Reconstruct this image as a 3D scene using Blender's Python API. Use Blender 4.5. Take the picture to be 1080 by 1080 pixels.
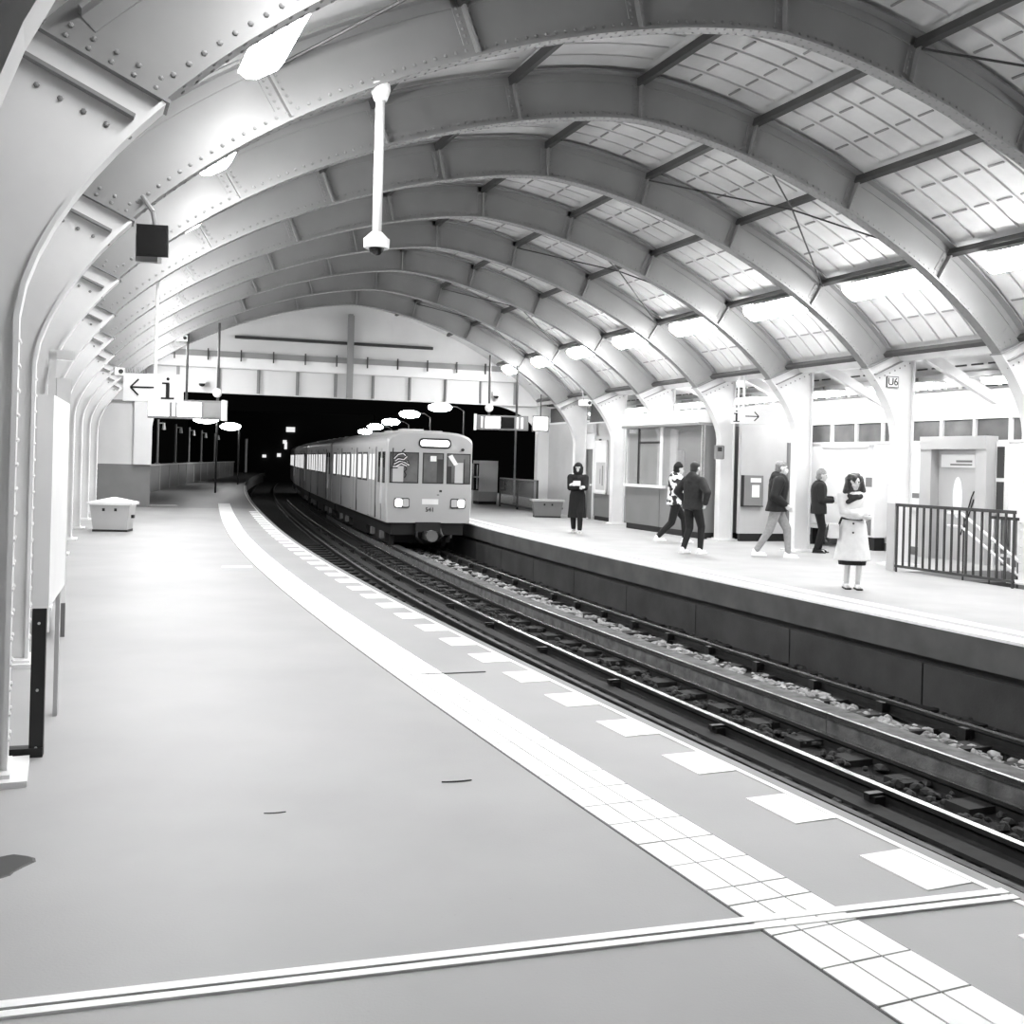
import bpy, math, random
from mathutils import Vector, Matrix
random.seed(7)
for o in list(bpy.data.objects): bpy.data.objects.remove(o)
SC = bpy.context.scene
COL = SC.collection
# ------------------------------------------------------------------ camera
F, YH, ROLL, CAMH = 1110.2, 488.5, 0.0271, 1.65
cam_d = bpy.data.cameras.new('camera'); cam = bpy.data.objects.new('camera', cam_d); COL.objects.link(cam)
cam_d.sensor_width = 36; cam_d.lens = 36 * F / 1080; cam_d.shift_y = -(540 - YH) / 1080
cam_d.clip_start = .05; cam_d.clip_end = 500
cam.location = (0, 0, CAMH); cam.rotation_mode = 'QUATERNION'
cam.rotation_quaternion = (Matrix.Rotation(math.pi / 2, 3, 'X') @ Matrix.Rotation(ROLL, 3, 'Z')).to_quaternion()
SC.camera = cam
# ------------------------------------------------------------------ night sky, exposure
w = bpy.data.worlds.new('night'); SC.world = w; w.use_nodes = True
w.node_tree.nodes['Background'].inputs[0].default_value = (.012, .012, .012, 1)
w.node_tree.nodes['Background'].inputs[1].default_value = .05
SC.view_settings.view_transform = 'Standard'; SC.view_settings.look = 'None'
SC.view_settings.gamma = 1; SC.view_settings.use_curve_mapping = False
SC.view_settings.exposure = 1.55
LAMP = 26.0      # radiance of the fluorescent diffusers
# ------------------------------------------------------------------ geometry of the place: hall axis and track axis
TH, KH, C0 = .42747, -.0037827, 6.74828
S0, DS = 8.751, 3.0038
W_, ZS, HH, PP, QQ = 6.915, 2.324, 3.780, 1.568, 1.630
DEP = .58
class Axis:
    def __init__(self, c, kf):
        self.t = {}
        for sg in (1, -1):
            x, y, a, s = c * math.cos(TH), c * math.sin(TH), TH, 0.0
            self.t[0] = (x, y, a)
            for i in range(1, 700):
                d = .25 * sg
                a += kf(s) * d; s += d
                x += -math.sin(a) * d; y += math.cos(a) * d
                self.t[i * sg] = (x, y, a)
    def fr(self, s):
        i = math.floor(s / .25); f = s / .25 - i
        p, q = self.t[i], self.t[i + 1]
        return tuple(p[k] * (1 - f) + q[k] * f for k in range(3))
    def pt(self, u, s, z=0):
        x, y, a = self.fr(s)
        return Vector((x + math.cos(a) * u, y + math.sin(a) * u, z))
    def mat(self, u, s, z=0):
        return Matrix.Translation(self.pt(u, s, z)) @ Matrix.Rotation(self.fr(s)[2], 4, 'Z')
HALL = Axis(C0, lambda s: KH)
TRK = Axis(C0 - 3.22, lambda s: -.0054 if s < 25 else -.0014)
H, T = HALL.pt, TRK.pt
def ray(px, py):
    a, b = px - 540, py - YH
    c, s = math.cos(ROLL), math.sin(ROLL)
    a, b = a * c + b * s, -a * s + b * c
    return Vector((a / F, 1, -b / F))
def G(px, py, z=0):                      # where the sight line meets the level z
    d = ray(px, py); k = (z - CAMH) / d.z
    return Vector((d.x * k, k, z))
def onwall(px, py, u, ax=HALL):          # where it meets the long vertical surface at offset u: (s, z)
    d = ray(px, py); lo, hi = 1.0, 80.0
    g = lambda s: (lambda p: p.x * d.y - p.y * d.x)(ax.pt(u, s))
    for _ in range(50):
        mid = (lo + hi) / 2
        if g(lo) * g(mid) <= 0: hi = mid
        else: lo = mid
    p = ax.pt(u, lo); return lo, CAMH + d.z * p.y
def atdepth(px, py, Y):
    d = ray(px, py); return Vector((d.x * Y, Y, CAMH + d.z * Y))
# ------------------------------------------------------------------ materials (all procedural)
MT = {}
def mat(name, v, rough=.6, metal=0, noise=0, nscale=6, emit=0, bump=0, bscale=40, alpha=1, stain=0):
    m = bpy.data.materials.new(name); m.use_nodes = True; nt = m.node_tree; b = nt.nodes['Principled BSDF']
    b.inputs['Base Color'].default_value = (v, v, v, 1); b.inputs['Roughness'].default_value = rough; b.inputs['Metallic'].default_value = metal
    if noise or bump or stain:
        tc = nt.nodes.new('ShaderNodeTexCoord')
    if noise:
        n = nt.nodes.new('ShaderNodeTexNoise'); n.inputs['Scale'].default_value = nscale; n.inputs['Detail'].default_value = 6
        nt.links.new(tc.outputs['Object'], n.inputs['Vector'])
        r = nt.nodes.new('ShaderNodeValToRGB'); lo, hi = max(0, v * (1 - noise)), min(1, v * (1 + noise))
        r.color_ramp.elements[0].color = (lo, lo, lo, 1); r.color_ramp.elements[1].color = (hi, hi, hi, 1)
        r.color_ramp.elements[0].position = .3; r.color_ramp.elements[1].position = .7
        nt.links.new(n.outputs[0], r.inputs[0]); out = r.outputs[0]
        if stain:
            n2 = nt.nodes.new('ShaderNodeTexNoise'); n2.inputs['Scale'].default_value = 45; n2.inputs['Detail'].default_value = 2
            nt.links.new(tc.outputs['Object'], n2.inputs['Vector'])
            r2 = nt.nodes.new('ShaderNodeValToRGB'); r2.color_ramp.elements[0].position = .24; r2.color_ramp.elements[1].position = .29
            r2.color_ramp.elements[0].color = (stain, stain, stain, 1); r2.color_ramp.elements[1].color = (1, 1, 1, 1)
            nt.links.new(n2.outputs[0], r2.inputs[0])
            mx = nt.nodes.new('ShaderNodeMixRGB'); mx.blend_type = 'MULTIPLY'; mx.inputs[0].default_value = 1
            nt.links.new(out, mx.inputs[1]); nt.links.new(r2.outputs[0], mx.inputs[2]); out = mx.outputs[0]
        nt.links.new(out, b.inputs['Base Color'])
    if bump:
        n = nt.nodes.new('ShaderNodeTexNoise'); n.inputs['Scale'].default_value = bscale; n.inputs['Detail'].default_value = 4
        nt.links.new(tc.outputs['Object'], n.inputs['Vector'])
        bp = nt.nodes.new('ShaderNodeBump'); bp.inputs['Strength'].default_value = bump; bp.inputs['Distance'].default_value = .02
        nt.links.new(n.outputs[0], bp.inputs['Height']); nt.links.new(bp.outputs[0], b.inputs['Normal'])
    if emit:
        b.inputs['Emission Color'].default_value = (1, 1, 1, 1); b.inputs['Emission Strength'].default_value = emit
    if alpha < 1:
        b.inputs['Alpha'].default_value = alpha
    MT[name] = m
mat('steel', .25, .42, noise=.10, nscale=1.3)
mat('steel_white', .74, .45, noise=.06, nscale=2)
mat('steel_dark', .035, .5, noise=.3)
mat('purlin', .05, .5, noise=.2, nscale=3)
mat('board', .62, .5, noise=.12, nscale=2)
mat('roof_outer', .45, .7, noise=.1)
mat('floor', .315, .55, noise=.07, nscale=.9, bump=.05, bscale=90, stain=.93)
mat('floor_far', .34, .6, noise=.08, nscale=1.2)
mat('tile', .86, .5, noise=.05, nscale=5)
mat('paint', .86, .6, noise=.08, nscale=14)
mat('joint', .10, .8)
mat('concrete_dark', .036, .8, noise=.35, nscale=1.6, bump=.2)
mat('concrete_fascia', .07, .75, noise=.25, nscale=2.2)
mat('ballast', .008, .95, noise=.6, nscale=30, bump=.8, bscale=60)
mat('stone_light', .30, .9, noise=.6, nscale=9)
mat('stone_dark', .025, .9, noise=.6, nscale=9)
mat('timber', .09, .8, noise=.5, nscale=7, bump=.3)
mat('sleeper', .009, .85, noise=.5, nscale=9)
mat('rail_top', .62, .22, metal=1, noise=.15, nscale=5)
mat('rail_side', .025, .6, metal=.6, noise=.3)
mat('black', .006, .5)
mat('black_gloss', .012, .15)
mat('panel_white', .80, .4, noise=.04, nscale=2)
mat('panel_grey', .19, .5, noise=.06, nscale=2)
mat('panel_mid', .46, .5, noise=.05, nscale=2)
mat('panel_dark', .14, .5, noise=.1, nscale=2)
mat('wall_white', .78, .5, noise=.05, nscale=1)
mat('gable', .66, .6, noise=.05, nscale=1)
mat('train', .40, .34, noise=.04, nscale=1)
mat('train_roof', .50, .5, noise=.1, nscale=2)
mat('window_dark', .05, .08)
mat('window_mid', .13, .12, noise=.4, nscale=1.5)
mat('lit_window', .5, .3, emit=.3)
mat('lit_sign', .9, .3, emit=1.6)
mat('headlight', .9, .3, emit=2.2)
mat('lamp', 1, .4, emit=LAMP)
mat('aisle_lamp', 1, .4, emit=LAMP * .34)
mat('street_lamp', 1, .4, emit=40)
mat('street_lamp_dim', 1, .4, emit=13)
mat('glass', .5, .04, alpha=.28)
mat('glass_dark', .10, .05, alpha=.75)
mat('skin', .62, .5)
mat('skin_shade', .5, .5)
mat('cloth_black', .004, .85, noise=.3, nscale=20)
mat('cloth_dark', .007, .8, noise=.3, nscale=20)
mat('cloth_char', .018, .8, noise=.3, nscale=20)
mat('cloth_grey', .30, .85, noise=.12, nscale=20)
mat('cloth_light', .72, .8, noise=.06, nscale=12)
mat('cloth_white', .85, .7)
mat('hair_dark', .018, .5, noise=.4, nscale=40)
mat('hair_light', .22, .5, noise=.4, nscale=40)
mat('hair_brown', .05, .45, noise=.5, nscale=40)
# black and white camouflage for one jacket
def camo():
    mat('camo', .5, .8); nt = MT['camo'].node_tree; b = nt.nodes['Principled BSDF']
    tc = nt.nodes.new('ShaderNodeTexCoord'); n = nt.nodes.new('ShaderNodeTexNoise'); n.inputs['Scale'].default_value = 9; n.inputs['Detail'].default_value = 1
    r = nt.nodes.new('ShaderNodeValToRGB'); r.color_ramp.interpolation = 'CONSTANT'
    r.color_ramp.elements[0].color = (.02, .02, .02, 1); r.color_ramp.elements[1].color = (.8, .8, .8, 1); r.color_ramp.elements[1].position = .47
    nt.links.new(tc.outputs['Object'], n.inputs['Vector']); nt.links.new(n.outputs[0], r.inputs[0]); nt.links.new(r.outputs[0], b.inputs['Base Color'])
camo()
# ------------------------------------------------------------------ mesh helpers
class MB:
    def __init__(self): self.v = []; self.f = []
    def add(self, vs, fs):
        n = len(self.v); self.v += [tuple(p) for p in vs]; self.f += [tuple(i + n for i in f) for f in fs]; return self
    def box(self, x0, x1, y0, y1, z0, z1, M=None):
        vs = [Vector((x, y, z)) for z in (z0, z1) for y in (y0, y1) for x in (x0, x1)]
        if M is not None: vs = [M @ p for p in vs]
        return self.add(vs, [(0, 2, 3, 1), (4, 5, 7, 6), (0, 1, 5, 4), (2, 6, 7, 3), (0, 4, 6, 2), (1, 3, 7, 5)])
    def cyl(self, p0, p1, r0, r1=None, n=10):
        r1 = r0 if r1 is None else r1
        p0, p1 = Vector(p0), Vector(p1); d = (p1 - p0).normalized()
        a = d.cross(Vector((0, 0, 1)) if abs(d.z) < .9 else Vector((1, 0, 0))).normalized(); b = d.cross(a)
        vs = []
        for p, r in ((p0, r0), (p1, r1)):
            vs += [p + (a * math.cos(2 * math.pi * i / n) + b * math.sin(2 * math.pi * i / n)) * r for i in range(n)]
        fs = [(i, (i + 1) % n, n + (i + 1) % n, n + i) for i in range(n)] + [tuple(range(n))[::-1], tuple(range(n, 2 * n))]
        return self.add(vs, fs)
    def tube(self, pts, r, n=8):
        for a, b in zip(pts, pts[1:]): self.cyl(a, b, r, n=n)
        return self
    def prism(self, prof, y0, y1):      # polygon in x,z extruded along y
        n = len(prof)
        vs = [Vector((x, y0, z)) for x, z in prof] + [Vector((x, y1, z)) for x, z in prof]
        fs = [tuple(range(n)), tuple(range(n, 2 * n))[::-1]] + [(i, n + i, n + (i + 1) % n, (i + 1) % n) for i in range(n)]
        return self.add(vs, fs)
    def ball(self, c, r, nu=10, nv=6, sc=(1, 1, 1)):
        c = Vector(c); vs = []; fs = []
        for j in range(nv + 1):
            t = math.pi * j / nv
            for i in range(nu):
                p = 2 * math.pi * i / nu
                vs.append(c + Vector((math.sin(t) * math.cos(p) * r * sc[0], math.sin(t) * math.sin(p) * r * sc[1], math.cos(t) * r * sc[2])))
        for j in range(nv):
            for i in range(nu): fs.append((j * nu + i, (j + 1) * nu + i, (j + 1) * nu + (i + 1) % nu, j * nu + (i + 1) % nu))
        return self.add(vs, fs)
    def strip(self, secs, closed=True):  # loft of equal-length sections
        n = len(secs[0]); vs = [p for s in secs for p in s]; fs = []
        for k in range(len(secs) - 1):
            for i in range(n if closed else n - 1):
                j = (i + 1) % n; fs.append((k * n + i, k * n + j, (k + 1) * n + j, (k + 1) * n + i))
        if closed: fs += [tuple(range(n))[::-1], tuple(range((len(secs) - 1) * n, len(secs) * n))]
        return self.add(vs, fs)
    def mesh(self, name, m):
        me = bpy.data.meshes.new(name); me.from_pydata(self.v, [], self.f); me.update()
        import bmesh
        bm = bmesh.new(); bm.from_mesh(me); bmesh.ops.recalc_face_normals(bm, faces=bm.faces); bm.to_mesh(me); bm.free()
        if m: me.materials.append(MT[m])
        return me
    def build(self, name, m, parent=None, smooth=False, M=None):
        return link(name, self.mesh(name, m), parent, smooth, M)
def link(name, me, parent=None, smooth=False, M=None):
    o = bpy.data.objects.new(name, me); COL.objects.link(o)
    if smooth and len(me.polygons): me.polygons.foreach_set('use_smooth', [True] * len(me.polygons))
    if parent: o.parent = parent
    if M is not None: o.matrix_local = M
    return o
def tag(o, label=None, cat=None, group=None, kind=None):
    for k, v in (('label', label), ('category', cat), ('group', group), ('kind', kind)):
        if v: o[k] = v
    return o
def thing(name, label, cat, M=None, group=None):
    o = bpy.data.objects.new(name, None); COL.objects.link(o); o.empty_display_size = .2
    if M is not None: o.matrix_world = M
    return tag(o, label, cat, group)
def struct(name, me_or_mb, m=None, M=None):
    if me_or_mb is None:
        o = bpy.data.objects.new(name, None); COL.objects.link(o)
        if M is not None: o.matrix_world = M
    else: o = me_or_mb.build(name, m, M=M)
    o['kind'] = 'structure'; return o
def B(name, m, parent, *boxes):
    mb = MB()
    for b in boxes: mb.box(*b)
    return mb.build(name, m, parent)
def LF(p, yaw): return Matrix.Translation(p) @ Matrix.Rotation(yaw, 4, 'Z')
def frange(a, b, n): return [a + (b - a) * i / n for i in range(n + 1)]
def sweep(prof, s0, s1, step=1.0, ax=TRK):
    n = max(1, round((s1 - s0) / step))
    return MB().strip([[ax.pt(u, s, z) for u, z in prof] for s in frange(s0, s1, n)])
def text_mesh(txt, size, m, ext=.004, font_shear=0):
    c = bpy.data.curves.new('lettering', 'FONT'); c.body = txt; c.size = size; c.extrude = ext; c.align_x = 'CENTER'; c.align_y = 'CENTER'; c.shear = font_shear
    o = bpy.data.objects.new('lettering', c); COL.objects.link(o)
    dg = bpy.context.evaluated_depsgraph_get(); me = bpy.data.meshes.new_from_object(o.evaluated_get(dg)); bpy.data.objects.remove(o)
    me.materials.clear(); me.materials.append(MT[m]); return me
RX = Matrix.Rotation(math.pi / 2, 4, 'X')          # lettering standing up, facing -y
# ================================================================== LARGE STRUCTURE
ZB = -.95
# ---- near platform
fl = sweep([(0, 0), (0, -.30), (-.18, -.30), (-.18, ZB), (-7.5, ZB), (-7.5, 0)], -8, 33.5)
floor = struct('floor', fl, 'floor')
ff = sweep([(0, 0), (0, -.30), (-.18, -.30), (-.18, ZB), (-5.2, ZB), (-5.2, 0)], 33.5, 110, 1.5)
o = ff.build('open_air_platform', 'panel_grey', floor)
mb = MB().strip([[H(u, s, z) for u, z in ((-6.6, -.003), (-6.6, -.4), (-9.6, -.4), (-9.6, -.003))] for s in frange(-8, 33.5, 20)])
mb.build('aisle_floor', 'floor', floor)
# platform lip
sweep([(.0, -.012), (.09, -.012), (.09, -.10), (.0, -.10)], -2, 60).build('edge_lip', 'panel_grey', floor)
# thin pale line along the edge
sweep([(-.045, .002), (-.045, .004), (-.012, .004), (-.012, .002)], -2, 60).build('edge_line', 'paint', floor)
# white rectangular marks along the edge
def quad_slab(m0, m1, s0, s1, z0, z1, shear=0):
    return MB().strip([[T(m0, s, z1), T(m1, s + shear, z1), T(m1, s + shear, z0), T(m0, s, z0)] for s in (s0, s1)])
MARK = [3.09 + i * .812 for i in range(-2, 36)]
# ---- tactile strip: three columns of ribbed tiles
TL0, TL1 = -1.135, -.745
cw = (TL1 - TL0) / 3
JS = 3.02                     # the expansion joint crosses here
srow = .4
rows = []
s = 1.0
k = 0
while s < 26 and len(rows) < 96:
    L = .26 if k % 9 else .15
    rows.append((s, s + L))
    s += L; k += 1
bedm = sweep([(TL0 - .006, -.002), (TL0 - .006, .0015), (TL1 + .006, .0015), (TL1 + .006, -.002)], .5, 26, .5)
bedm.build('tactile_bed', 'joint', floor)
for (a, b) in rows:
    for c in range(3):
        m0 = TL0 + c * cw + .004; m1 = TL0 + (c + 1) * cw - .004
        z = .006 + random.uniform(-.0007, .0007)
        MB().strip([[T(m0, q, z), T(m1, q, z), T(m1, q, -.002), T(m0, q, -.002)] for q in (a + .005, b - .005)]).build('tactile_tile', 'tile', floor)
sweep([(TL0, -.002), (TL0, .006), (TL1, .006), (TL1, -.002)], rows[-1][1], 37, 1).build('tactile_strip', 'tile', floor)
# edge marks
for sm in MARK:
    sh = .16
    MB().strip([[T(-.285, q, .004), T(-.05, q, .004), T(-.05, q, -.002), T(-.285, q, -.002)] for q in (sm, sm + .39)]).build('edge_mark', 'paint', floor)
# expansion joint across the platform: two pale rails with a dark slot
p0, p1 = G(-60, 1074), G(1066, 944)
d = (p1 - p0).normalized(); nn = Vector((-d.y, d.x, 0))
def bar(off0, off1, z1, name, m):
    MB().strip([[q + nn * off0 + Vector((0, 0, -.002)), q + nn * off0 + Vector((0, 0, z1)), q + nn * off1 + Vector((0, 0, z1)), q + nn * off1 + Vector((0, 0, -.002))] for q in (p0, p1)]).build(name, m, floor)
bar(-.050, -.012, .009, 'joint_rail', 'tile'); bar(.006, .050, .009, 'joint_rail', 'tile'); bar(-.012, .006, .003, 'joint_slot', 'joint')
# second joint, dark hairline at (480..510, 709)
q0, q1 = G(440, 712), G(512, 709)
dd = (q1 - q0).normalized(); n2 = Vector((-dd.y, dd.x, 0)) * .008
MB().strip([[q - n2 + Vector((0, 0, -.001)), q - n2 + Vector((0, 0, .008)), q + n2 + Vector((0, 0, .008)), q + n2 + Vector((0, 0, -.001))] for q in (q0, q1)]).build('floor_joint', 'joint', floor)
# pale inspection-cover strips
for (xa, xb, y) in ((234, 266, 598), (140, 186, 533), (196, 218, 508)):
    a, b = G(xa, y), G(xb, y); d2 = (b - a).normalized(); n3 = Vector((-d2.y, d2.x, 0)) * (.10 if y > 590 else .16)
    MB().strip([[q - n3 + Vector((0, 0, -.001)), q - n3 + Vector((0, 0, .006)), q + n3 + Vector((0, 0, .006)), q + n3 + Vector((0, 0, -.001))] for q in (a, b)]).build('cover_strip', 'tile', floor)
# ---- far platform
FE = 5.30
flr = struct('floor_right', sweep([(FE, 0), (FE, -.30), (FE + 4.10, -.30), (FE + 4.10, 0)], -6, 100), 'floor_far')
for sa, sb in ((-6, 10.9), (14.15, 100)):
    sweep([(FE + 4.10, 0), (FE + 4.10, -.42), (FE + 8.0, -.42), (FE + 8.0, 0)], sa, sb).build('inner_floor', 'floor_far', flr)
for k in range(9):
    MB().strip([[T(u, q, z) for u, z in ((FE + 4.10, -.17 * k - .17), (FE + 4.10, -.17 * k - .4), (FE + 6.2, -.17 * k - .4), (FE + 6.2, -.17 * k - .17))] for q in (14.15 - .3 * (k + 1), 14.15 - .3 * k)]).build('stair_step', 'concrete_fascia', flr)
sweep([(FE + 6.2, 0), (FE + 6.2, -2), (FE + 6.4, -2), (FE + 6.4, 0)], 10.9, 14.15, .8).build('stairwell_wall', 'panel_grey', flr)
sweep([(FE + 6.4, 0), (FE + 6.4, -.42), (FE + 8.0, -.42), (FE + 8.0, 0)], 10.9, 14.15, .8).build('inner_floor', 'floor_far', flr)
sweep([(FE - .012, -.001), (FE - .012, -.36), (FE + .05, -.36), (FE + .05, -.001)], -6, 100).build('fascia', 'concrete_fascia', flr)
sweep([(FE - .03, -.03), (FE - .03, .004), (FE + .24, .004), (FE + .24, -.03)], -6, 60).build('edge_band', 'paint', flr)
sweep([(FE + .42, -.03), (FE + .42, .003), (FE + .62, .003), (FE + .62, -.03)], -6, 38).build('guide_band', 'paint', flr)
ss = -6
while ss < 46:                     # retaining wall slabs below the far platform
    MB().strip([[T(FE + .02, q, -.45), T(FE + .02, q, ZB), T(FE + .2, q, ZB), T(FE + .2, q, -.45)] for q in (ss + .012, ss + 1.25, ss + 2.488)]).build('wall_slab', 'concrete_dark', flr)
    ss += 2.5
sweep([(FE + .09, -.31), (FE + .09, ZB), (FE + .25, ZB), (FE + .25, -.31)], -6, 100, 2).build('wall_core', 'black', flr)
# ---- track bed
bed = struct('track_bed', sweep([(-.1, ZB + .03), (-.1, ZB - .3), (FE + .1, ZB - .3), (FE + .1, ZB + .03)], -6, 110), 'ballast')
def rail(m, zt, s0, s1, name='rail', dull=0):
    prof = [(-.033, 0), (.033, 0), (.035, -.03), (.01, -.045), (.01, -.11), (.06, -.13), (.06, -.14), (-.06, -.14), (-.06, -.13), (-.01, -.11), (-.01, -.045), (-.035, -.03)]
    ob = sweep([(m + a, zt + b) for a, b in prof], s0, s1).build(name, 'rail_side', bed)
    sweep([(m - .03, zt - .012), (m - .03, zt + .003), (m + .03, zt + .003), (m + .03, zt - .012)], s0, s1).build('rail_head', 'timber' if dull else 'rail_top', ob)
    return ob
rail(.30, -.76, 0, 100); rail(1.74, -.76, 0, 100, dull=1); rail(4.56, -.74, 0, 60); rail(3.12, -.80, 0, 60)
# conductor rail between the tracks, with its chairs
rail(2.33, -.74, 0, 60, 'conductor_rail')
sweep([(2.02, -.86), (2.02, -.83), (2.2, -.83), (2.2, -.86)], 0, 60).build('cable_trough', 'sleeper', bed)
for i in range(16):
    M = TRK.mat(2.22, 4.0 + i * 2.15, ZB)
    MB().box(-.05, .05, -.06, .06, 0, .17).box(-.10, .02, -.09, .09, .0, .06).box(-.08, .06, -.03, .03, .15, .19).build('rail_chair', 'black', bed, M=M)
for i in range(26):
    M = TRK.mat(4.56, 5.2 + i * 1.16, ZB)
    MB().box(-.09, .09, -.09, .09, 0, .09).box(-.05, .05, -.06, .06, .05, .17).box(-.11, -.05, -.05, .05, .03, .19).build('rail_chair', 'black', bed, M=M)
# guard timber, in lengths
ss = 2.0
while ss < 44:
    MB().strip([[T(3.24, q, -.66), T(3.54, q, -.66), T(3.54, q, -.90), T(3.24, q, -.90)] for q in (ss + .006, ss + 1.5, ss + 2.994)]).build('guard_timber', 'timber', bed)
    MB().strip([[T(3.225, q, -.645), T(3.265, q, -.645), T(3.265, q, -.70), T(3.225, q, -.70)] for q in (ss + .006, ss + 1.5, ss + 2.994)]).build('timber_edge', 'rail_top', bed)
    ss += 3
for i in range(44):
    for c in (1.25, 4.0):
        M = TRK.mat(c, 1.2 + i * .68, ZB)
        MB().box(-1.15, 1.15, -.12, .12, 0, .09).build('sleeper', 'sleeper', bed, M=M)
# ballast stones
def stones(name, m, n, ranges, size):
    mb = MB(); g = (1 + 5 ** .5) / 2
    iv = [Vector(p).normalized() for p in ((-1, g, 0), (1, g, 0), (-1, -g, 0), (1, -g, 0), (0, -1, g), (0, 1, g), (0, -1, -g), (0, 1, -g), (g, 0, -1), (g, 0, 1), (-g, 0, -1), (-g, 0, 1))]
    fi = [(0, 11, 5), (0, 5, 1), (0, 1, 7), (0, 7, 10), (0, 10, 11), (1, 5, 9), (5, 11, 4), (11, 10, 2), (10, 7, 6), (7, 1, 8), (3, 9, 4), (3, 4, 2), (3, 2, 6), (3, 6, 8), (3, 8, 9), (4, 9, 5), (2, 4, 11), (6, 2, 10), (8, 6, 7), (9, 8, 1)]
    for _ in range(n):
        a, b = random.choice(ranges); mm = random.uniform(a, b); s = 3.5 + 26 * random.random() ** 1.25
        r = size * random.uniform(.6, 1.3); p = T(mm, s, ZB + .03 + random.uniform(0, .05))
        sc = [random.uniform(.7, 1.3) for _ in range(3)]
        mb.add([p + Vector((v.x * r * sc[0], v.y * r * sc[1], v.z * r * .7)) * random.uniform(.8, 1.15) for v in iv], fi)
    o = mb.build(name, m, bed); o['kind'] = 'stuff'
stones('pale_ballast_stones', 'stone_light', 3000, [(3.60, 4.42)], .055)
stones('ballast_stones', 'stone_dark', 2600, [(2.42, 3.1), (1.85, 2.2), (4.7, 5.2)], .05)
# ---- arch ribs
def prof_in(ph):                 # inner line of the arch, ph from 0 (right springing) to pi (left)
    c, s = math.cos(ph), math.sin(ph)
    return (W_ * (abs(c) ** (2 / PP)) * (1 if c >= 0 else -1), ZS + HH * (abs(s) ** (2 / QQ)))
def arch_pts(n=72):
    raw = [prof_in(math.pi * i / 1400) for i in range(1401)]
    raw = [p for p in raw]
    # resample by arc length
    L = [0]
    for a, b in zip(raw, raw[1:]): L.append(L[-1] + math.hypot(b[0] - a[0], b[1] - a[1]))
    out = []; j = 0
    for i in range(n + 1):
        t = L[-1] * i / n
        while j < len(L) - 2 and L[j + 1] < t: j += 1
        f = (t - L[j]) / max(1e-9, L[j + 1] - L[j])
        out.append((raw[j][0] * (1 - f) + raw[j + 1][0] * f, raw[j][1] * (1 - f) + raw[j + 1][1] * f))
    return out, L[-1]
AP, ALEN = arch_pts(96)
def nrm(i):
    a = AP[max(0, i - 1)]; b = AP[min(len(AP) - 1, i + 1)]
    dx, dz = b[0] - a[0], b[1] - a[1]; l = math.hypot(dx, dz); return (dz / l, -dx / l)
NR = [nrm(i) for i in range(len(AP))]
def off(i, d): return (AP[i][0] + NR[i][0] * d, AP[i][1] + NR[i][1] * d)
def at_u(u):                     # index (float) on the arch with this u
    for i in range(len(AP) - 1):
        if AP[i][0] >= u >= AP[i + 1][0]:
            return i + (AP[i][0] - u) / (AP[i][0] - AP[i + 1][0])
    return 0
def offf(x, d):
    i = min(int(x), len(AP) - 2); f = x - i
    a, b = off(i, d), off(i + 1, d); return (a[0] * (1 - f) + b[0] * f, a[1] * (1 - f) + b[1] * f)
ISP = next(i for i in range(len(AP)) if AP[i][1] > 3.42)      # springing joint
IND = list(range(ISP, len(AP) - ISP))
NODES = [-4.97, -3.32, -1.66, 0, 1.66, 3.32, 4.97]
def strip_arch(idx, d0, d1, y0, y1):
    return [[Vector((*[off(i, d0)[0], y0], off(i, d0)[1])), Vector((off(i, d1)[0], y0, off(i, d1)[1])), Vector((off(i, d1)[0], y1, off(i, d1)[1])), Vector((off(i, d0)[0], y1, off(i, d0)[1]))] for i in idx]
RM = {}
RM['web'] = MB().strip(strip_arch(IND, .0, DEP, -.012, .012)).mesh('web', 'steel')
mb = MB().strip(strip_arch(IND, -.004, .022, -.085, .085)).strip(strip_arch(IND, .022, .125, -.028, -.012)).strip(strip_arch(IND, .022, .125, .012, .028))
RM['bottom_flange'] = mb.mesh('bottom_flange', 'steel')
mb = MB().strip(strip_arch(IND, DEP - .022, DEP, -.14, .14)).strip(strip_arch(IND, DEP - .12, DEP - .022, -.026, .026))
RM['top_flange'] = mb.mesh('top_flange', 'steel')
def stiff_mesh(u, wide=.10):
    x = at_u(u); a = Vector((*offf(x, .02), 0)); b = Vector((*offf(x, DEP - .02), 0))
    d = (b - a); L = d.length; d.normalize(); pd = Vector((d.y, -d.x, 0))
    mb = MB()
    def slab(o0, o1, y0, y1):
        vs = []
        for y in (y0, y1):
            for q in (a + pd * o0, a + pd * o1, b + pd * o1, b + pd * o0): vs.append(Vector((q.x, y, q.y)))
        mb.add(vs, [(0, 1, 2, 3), (7, 6, 5, 4), (0, 4, 5, 1), (1, 5, 6, 2), (2, 6, 7, 3), (3, 7, 4, 0)])
    slab(-.012, .012, -.10, .10); slab(-.10, .10, -.026, .026)
    return mb.mesh('stiffener', 'steel')
RM['stiff'] = [stiff_mesh(u) for u in NODES]
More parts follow.
